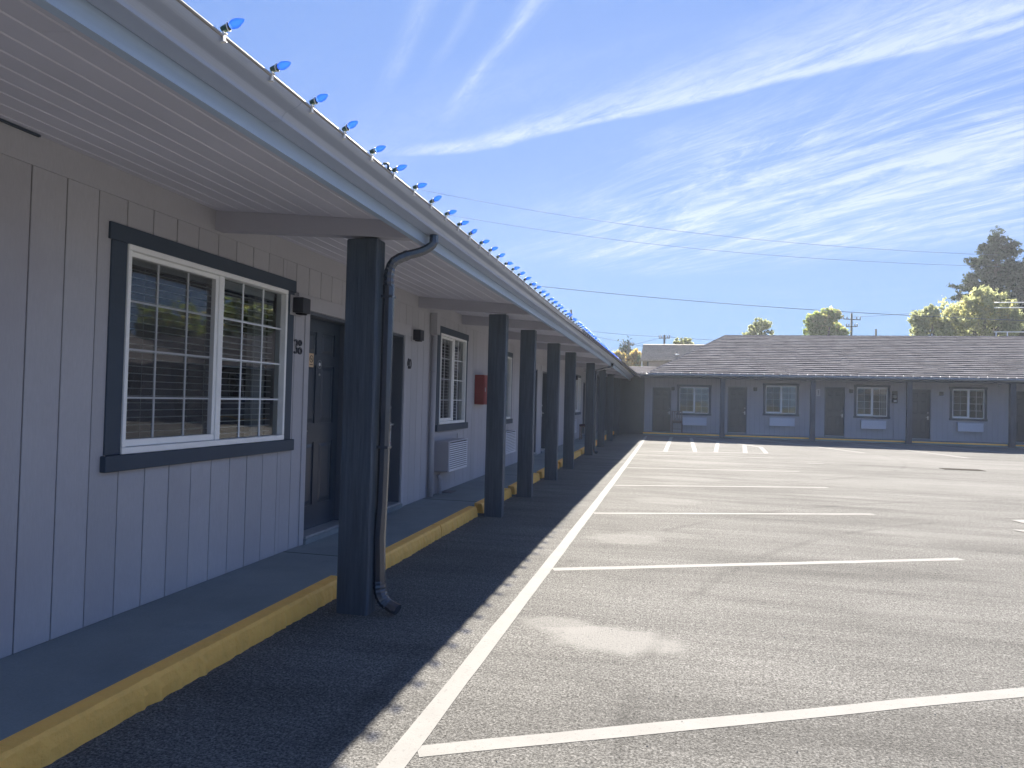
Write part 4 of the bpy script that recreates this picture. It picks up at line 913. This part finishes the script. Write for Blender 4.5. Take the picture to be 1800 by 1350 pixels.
# ------------------------------------------------------------ opposite wing (only mirrored in the windows)
ow = empty('opposite_wing', (19, 12, 0), 'grey motel wing on the right side of the lot outside the picture', 'motel')
MB().box(19.0, 19.2, -9, 32.4, 0, 2.75).build('wall', M['siding'], ow)
MB().box(17.55, 17.7, -9, 32.4, 2.62, 2.80).build('fascia', M['slate'], ow)
MB().box(17.7, 19.0, -9, 32.4, 2.74, 2.76).build('soffit', M['soffit'], ow)
MB().add([(17.5, -9, 2.82), (17.5, 32.5, 2.82), (22.5, 32.5, 4.9), (22.5, -9, 4.9), (27.5, -9, 2.82), (27.5, 32.5, 2.82)], [(0, 1, 2, 3), (3, 2, 5, 4), (0, 3, 4), (1, 5, 2)]).build('roof', M['shingle'], ow)
for k in range(11): MB().box(17.75, 17.97, -8 + k * 3.9, -7.78 + k * 3.9, 0, 2.70).build('post', M['post'], ow)
for k in range(9):
    y = -7 + k * 4.3
    MB().box(18.97, 18.999, y, y + .9, .1, 2.1).build('door', M['door'], ow)
    f = MB()
    for a in ((y + 1.4, y + 1.45, 1.05, 2.3), (y + 2.7, y + 2.75, 1.05, 2.3), (y + 2.05, y + 2.1, 1.05, 2.3)): f.box(18.96, 18.999, a[0], a[1], a[2], a[3])
    f.box(18.96, 18.999, y + 1.4, y + 2.75, 2.3, 2.35); f.box(18.96, 18.999, y + 1.4, y + 2.75, 1.0, 1.05); f.build('window_frame', M['vinyl'], ow)
    MB().box(18.975, 18.998, y + 1.45, y + 2.7, 1.05, 2.3).build('pane', M['dark'], ow)

# ------------------------------------------------------------ house behind
hs = empty('house', (1, 65, 0), 'two storey taupe house with a brown grey shingle roof behind the corner', 'house')
MB().box(-2.36, 9, 62, 70, 0, 5.12).build('wall', M['housewall'], hs)
MB().add([(-2.95, 61.3, 5.13), (10, 61.3, 5.13), (10, 66, 6.85), (-2.95, 66, 6.85), (10, 70.7, 5.13), (-2.95, 70.7, 5.13), (-2.95, 61.3, 5.0), (10, 61.3, 5.0), (10, 70.7, 5.0), (-2.95, 70.7, 5.0)],
         [(0, 1, 2, 3), (3, 2, 4, 5), (0, 6, 7, 1), (1, 7, 8, 4, 2), (0, 3, 5, 9, 6), (6, 9, 8, 7)]).build('roof', M['shingle_b'], hs)
m_ = MB()
for r in range(14):
    t = r / 14; m_.box(-2.97, 10.02, 61.3 + 4.7 * t, 61.3 + 4.7 * (t + .075), 5.135 + 1.72 * t, 5.155 + 1.72 * (t + .01))
m_.build('shingle_courses', M['shingle_b'], hs, kind='stuff')
MB().box(-2.9, -2.8, 61.6, 61.7, 0, 5.0).build('porch_post', M['rail'], hs); MB().box(-2.9, -2.36, 61.7, 62, 4.5, 4.62).build('porch_beam', M['housewall'], hs)
MB().box(-2.42, -2.3, 61.95, 62.03, 0, 5.1).build('corner_board', M['slate'], hs)
MB().lathe((.06, 62.6, 5.5), (0, 0, 1), [(0, .04), (.45, .04)], 8).build('vent_stack', M['pole'], hs)
MB().lathe((.06, 62.6, 5.62), (0, 0, 1), [(0, .07), (.04, .19), (.10, .16), (.13, .05)], 10).build('vent_collar', M['rail'], hs)

# ------------------------------------------------------------ poles and lines
def pole(x, y, h, arms, label, r=.13):
    e = empty('utility_pole', (x, y, 0), label, 'utility pole', 'utility poles beyond the motel')
    MB().tube([(x, y, 0), (x, y, h)], [r * 1.2, r * .8], 8).build('pole', M['pole'], e)
    for (z, w, tilt) in arms:
        MB().tube([(x - w, y - .15, z - tilt), (x + w, y - .15, z + tilt)], .06, 4, True, False).build('crossarm', M['pole'], e)
        for q in (-.95, -.55, .55, .95): MB().lathe((x + q * w, y - .15, z + .05), (0, 0, 1), [(0, .05), (.1, .07), (.16, .05), (.24, .06), (.27, .02)], 6).build('insulator', M['ceram'], e)
    return e
pole(-4.87, 75, 7.95, [(7.45, .55, 0)], 'thin utility pole with one crossarm left of the taupe house')
pole(-1.22, 75, 8.55, [(8.2, .55, 0)], 'utility pole rising above the roof of the taupe house'); 
pole(17.74, 80, 11.35, [(10.7, .85, -.05), (9.95, .55, 0)], 'utility pole with two crossarms right of the round dark tree')
pole(20.1, 80, 9.7, [], 'short bare pole top showing above the far ridge', .12)
pole(-11.0, 75, 11.2, [], 'bare pole top standing above the near gutter', .13)
def cable(p, q, sag, r, label, n=24):
    p, q = Vector(p), Vector(q); pts = []
    for i in range(n + 1):
        t = i / n; c = p.lerp(q, t); c.z -= sag * 4 * t * (1 - t); pts.append(c)
    return MB().tube(pts, r, 5, False).build('power_line', M['wire'], label=label, cat='cable', group='overhead cables crossing the sky')
cable((-30, 70, 24.1), (27.5, 70, 15.2), 1.35, .016, 'topmost thin overhead cable crossing the sky')
cable((-30, 70, 21.9), (27.5, 70, 14.2), 1.3, .016, 'thin overhead cable just below the topmost one')
cable((-14, 50, 10.2), (22.6, 50, 7.1), .42, .020, 'single dark cable sloping down above the far ridge')
cable((-22, 75, 11.4), (-4.87, 74.85, 7.65), .1, .018, 'cable running down to the thin pole left of the house'); cable((-4.87, 74.85, 7.65), (1.3, 75, 6.5), .05, .018, 'cable running from the thin pole behind the house')
cable((-14, 75, 9.7), (-1.3, 74.85, 8.35), .25, .018, 'upper cable running to the pole above the house'); cable((-1.2, 74.85, 8.35), (7.5, 75, 8.0), .1, .018, 'level cable right of the pole above the house')
cable((-12, 75, 6.2), (-1.3, 74.85, 8.3), .2, .014, 'faint cable rising to the pole above the house')
cable((17.7, 79.85, 10.95), (31, 74, 12.0), .3, .014, 'faint cable leaving the two-armed pole')
rb = empty('roof_railing', (25, 60, 7), 'white pipe railing at the foot of the tall conifer', 'railing')
for z in (9.66, 9.27, 7.45): MB().tube([(23.2, 60, z), (30, 60, z)], .035, 6).build('rail', M['rail'], rb)
for x in (23.35, 24.1, 25.7, 27.5, 29): MB().tube([(x, 60, 0), (x, 60, 9.66 if x > 25 else 7.45)], .04, 6).build('baluster', M['rail'], rb)

# ------------------------------------------------------------ trees
def leaf_quads(pts, size, rg, flat=0.0, elong=1.0, droop=0.0):
    n = len(pts); a = rg.normal(size=(n, 3)); a[:, 2] -= droop; a /= np.linalg.norm(a, axis=1)[:, None]
    b = np.cross(a, rg.normal(size=(n, 3))); b /= np.linalg.norm(b, axis=1)[:, None]
    s = size * rg.uniform(.6, 1.4, n)[:, None]; A = a * s * elong; B = b * s * .55
    v = np.stack([pts - A, pts + B, pts + A, pts - B], 1).reshape(-1, 3); return v
def from_np(name, V, m, parent):
    n = len(V) // 4; me = bpy.data.meshes.new(name); po = np.array(ORIG[parent.name]); V = V - po
    me.vertices.add(len(V)); me.vertices.foreach_set('co', V.ravel()); me.loops.add(4 * n); me.loops.foreach_set('vertex_index', np.arange(4 * n, dtype=np.int32))
    me.polygons.add(n); me.polygons.foreach_set('loop_start', np.arange(0, 4 * n, 4, dtype=np.int32)); me.polygons.foreach_set('loop_total', np.full(n, 4, dtype=np.int32)); me.update(calc_edges=True)
    me.materials.append(m); o = bpy.data.objects.new(name, me); col.objects.link(o); o.parent = parent; return o
def broad_tree(x, y, h, cw, ch, m, label, seed, n=9000, ls=.16, trunk=.25, lobes=14, elong=1.3, droop=0., sparse=.0, name='tree', spread=.28, m2=None, limbn=9):
    rg = np.random.default_rng(seed); e = empty(name, (x, y, 0), label, 'tree', 'trees beyond the far block'); base = np.array([x, y, 0.])
    cz = h - ch / 2; t = MB(); t.tube([(x, y, 0), (x + .1, y, (h - ch) * .8), (x, y, cz)], [trunk * 1.3, trunk, trunk * .5], 8); t.build('trunk', M['bark'], e)
    centres = []
    for i in range(lobes):
        th = rg.uniform(0, 2 * PI); ph = math.acos(rg.uniform(-.75, 1)); r = rg.uniform(.45, .80)
        centres.append(np.array([x + math.cos(th) * math.sin(ph) * cw / 2 * r, y + math.sin(th) * math.sin(ph) * cw / 2 * r, cz + math.cos(ph) * ch / 2 * r]))
    l = MB()
    for i, c in enumerate(centres):
        if i >= limbn + 6: break
        st = np.array([x, y, max(1.5, cz - ch * .42)]); mid = (st + c) / 2 + rg.normal(0, .12 * cw / 4, 3); l.tube([st, mid, c], [trunk * .5, trunk * .3, trunk * .08], 6)
    l.build('limbs', M['bark'], e)
    per = n // lobes; P = []
    for c in centres:
        R_ = cw * spread * rg.uniform(.6, 1.1); k = max(6, per // 22); sub = rg.normal(size=(k, 3)); sub /= np.linalg.norm(sub, axis=1)[:, None]
        sub = c + sub * R_ * rg.uniform(.45, 1.15, (k, 1)) * np.array([1, 1, .85])
        for s in sub: P.append(s + rg.normal(0, R_ * .11, (22, 3)) * np.array([1, 1, 1 + droop]))
    P = np.concatenate(P); from_np('crown', leaf_quads(P, ls, rg, elong=elong, droop=droop), m, e)
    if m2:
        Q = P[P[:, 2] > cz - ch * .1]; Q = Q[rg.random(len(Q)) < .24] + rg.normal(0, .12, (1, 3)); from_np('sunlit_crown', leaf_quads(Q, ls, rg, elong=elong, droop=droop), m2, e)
    return e
def conifer(x, y, h, w, label, seed, zlow=2.5, n_wh=48):
    rg = np.random.default_rng(seed); e = empty('conifer', (x, y, 0), label, 'tree', 'trees beyond the far block')
    MB().tube([(x, y, 0), (x, y, h * .6), (x, y, h)], [.42, .25, .04], 8).build('trunk', M['bark'], e)
    l = MB(); P = []
    for i in range(n_wh):
        t = (i + rg.uniform(-.3, .3)) / n_wh; z = zlow + (h - .4 - zlow) * t; L_ = w / 2 * (1 - t) ** .62 * rg.uniform(.70, 1.15) + .5
        for k in range(rg.integers(4, 7)):
            th = rg.uniform(0, 2 * PI); lk = L_ * rg.uniform(.6, 1.12); up = rg.uniform(.0, .35)
            d = np.array([math.cos(th), math.sin(th), 0]); tip = np.array([x, y, z]) + d * lk + np.array([0, 0, lk * up - .1]); st = np.array([x, y, z])
            mid = (st + tip) / 2 - np.array([0, 0, .08 * lk]); l.tube([st, mid, tip], [.05, .035, .01], 4)
            nc = max(3, int(lk / .28))
            for j in range(nc):
                f = .25 + .75 * (j + 1) / nc; c = st * (1 - f) ** 2 + 2 * f * (1 - f) * mid + f * f * tip + rg.normal(0, .12, 3); P.append(c + rg.normal(0, .135, (24, 3)) * np.array([1, 1, .75]))
    P.append(np.array([x, y, h - .3]) + rg.normal(0, .3, (160, 3)) * np.array([1, 1, 1.2]))
    l.build('limbs', M['bark'], e); P = np.concatenate(P); from_np('needles', leaf_quads(P, .12, rg, elong=1.5), M['needle'], e); return e
broad_tree(24.0, 64, 12.0, 6.2, 5.9, M['leaf_d'], 'large weeping tree with yellow green foliage in front of the tall conifer', 3, 9500, .105, .3, 26, 1.5, .4, m2=M['leaf_y'], spread=.17, name='willow_tree')
broad_tree(20.1, 63, 9.9, 3.6, 3.9, M['leaf_d'], 'smaller yellow green tree touching the left side of the weeping tree', 4, 5500, .105, .2, 14, 1.5, .4, m2=M['leaf_y'], spread=.22, name='willow_tree')
conifer(29.5, 76, 18.5, 10.5, 'tall dark conifer rising at the right edge', 5, 4)
conifer(33.2, 78, 16.2, 7.5, 'second dark conifer cut by the right edge of the picture', 6, 4)
broad_tree(15.2, 79, 11.9, 4.2, 4.3, M['leaf_g'], 'round dense green tree above the middle of the far ridge', 8, 12000, .14, .2, 16, 1.2, 0, m2=M['leaf_y'], spread=.24)
broad_tree(8.5, 80, 10.8, 3.7, 3.4, M['leaf_d'], 'small airy tree above the left part of the far ridge', 9, 3200, .13, .15, 14, 1.2, 0, spread=.2)
broad_tree(.8, 76, 8.6, 2.4, 2.6, M['leaf_d'], 'small grey green tree behind the roof of the taupe house', 10, 3200, .12, .14, 9, spread=.24)
broad_tree(-4.2, 73, 6.9, 2.7, 3.4, M['leaf_o'], 'autumn tinted tree just left of the taupe house', 12, 5000, .11, .14, 10, m2=M['leaf_y'])
broad_tree(-5.9, 74, 7.0, 2.3, 3.4, M['leaf_o'], 'orange tinted bush left of the thin pole', 13, 4200, .11, .12, 9, m2=M['leaf_y'])
broad_tree(-3.2, 72, 7.0, 1.6, 3.2, M['leaf_d'], 'narrow pale tree touching the left gable of the taupe house', 14, 2600, .10, .1, 7)
conifer(-5.3, 77, 7.7, 1.8, 'small conifer top behind the orange tinted bush', 15, 3, 12)
broad_tree(31, 47.5, 7.4, 6.5, 4.6, M['leaf_g'], 'low broad tree beyond the right wing, seen only mirrored in the glass', 16, 8000, .17, .3, 18, m2=M['leaf_y'])
broad_tree(33, 60, 11.5, 8, 8, M['leaf_g'], 'tall airy tree beyond the right wing, seen only mirrored in the glass', 17, 7000, .2, .3, 20, m2=M['leaf_y'], spread=.2)
broad_tree(32, 20, 6.5, 6, 4.5, M['leaf_d'], 'middling tree beyond the right wing, outside the picture', 18, 5000, .2, .25, 14)
# ------------------------------------------------------------ air
def haze(density):
    m = bpy.data.materials.new('haze'); m.use_nodes = True; nt = m.node_tree; nt.nodes.clear(); o = nt.nodes.new('ShaderNodeOutputMaterial'); v = nt.nodes.new('ShaderNodeVolumePrincipled')
    v.inputs['Color'].default_value = (0.80, 0.88, 1.0, 1); v.inputs['Density'].default_value = density; v.inputs['Anisotropy'].default_value = 0.35
    nt.links.new(v.outputs[0], o.inputs['Volume']); MB().box(-60, 70, -25, 110, -1.1, 30).build('haze', m, kind='stuff')
haze(0.00045)
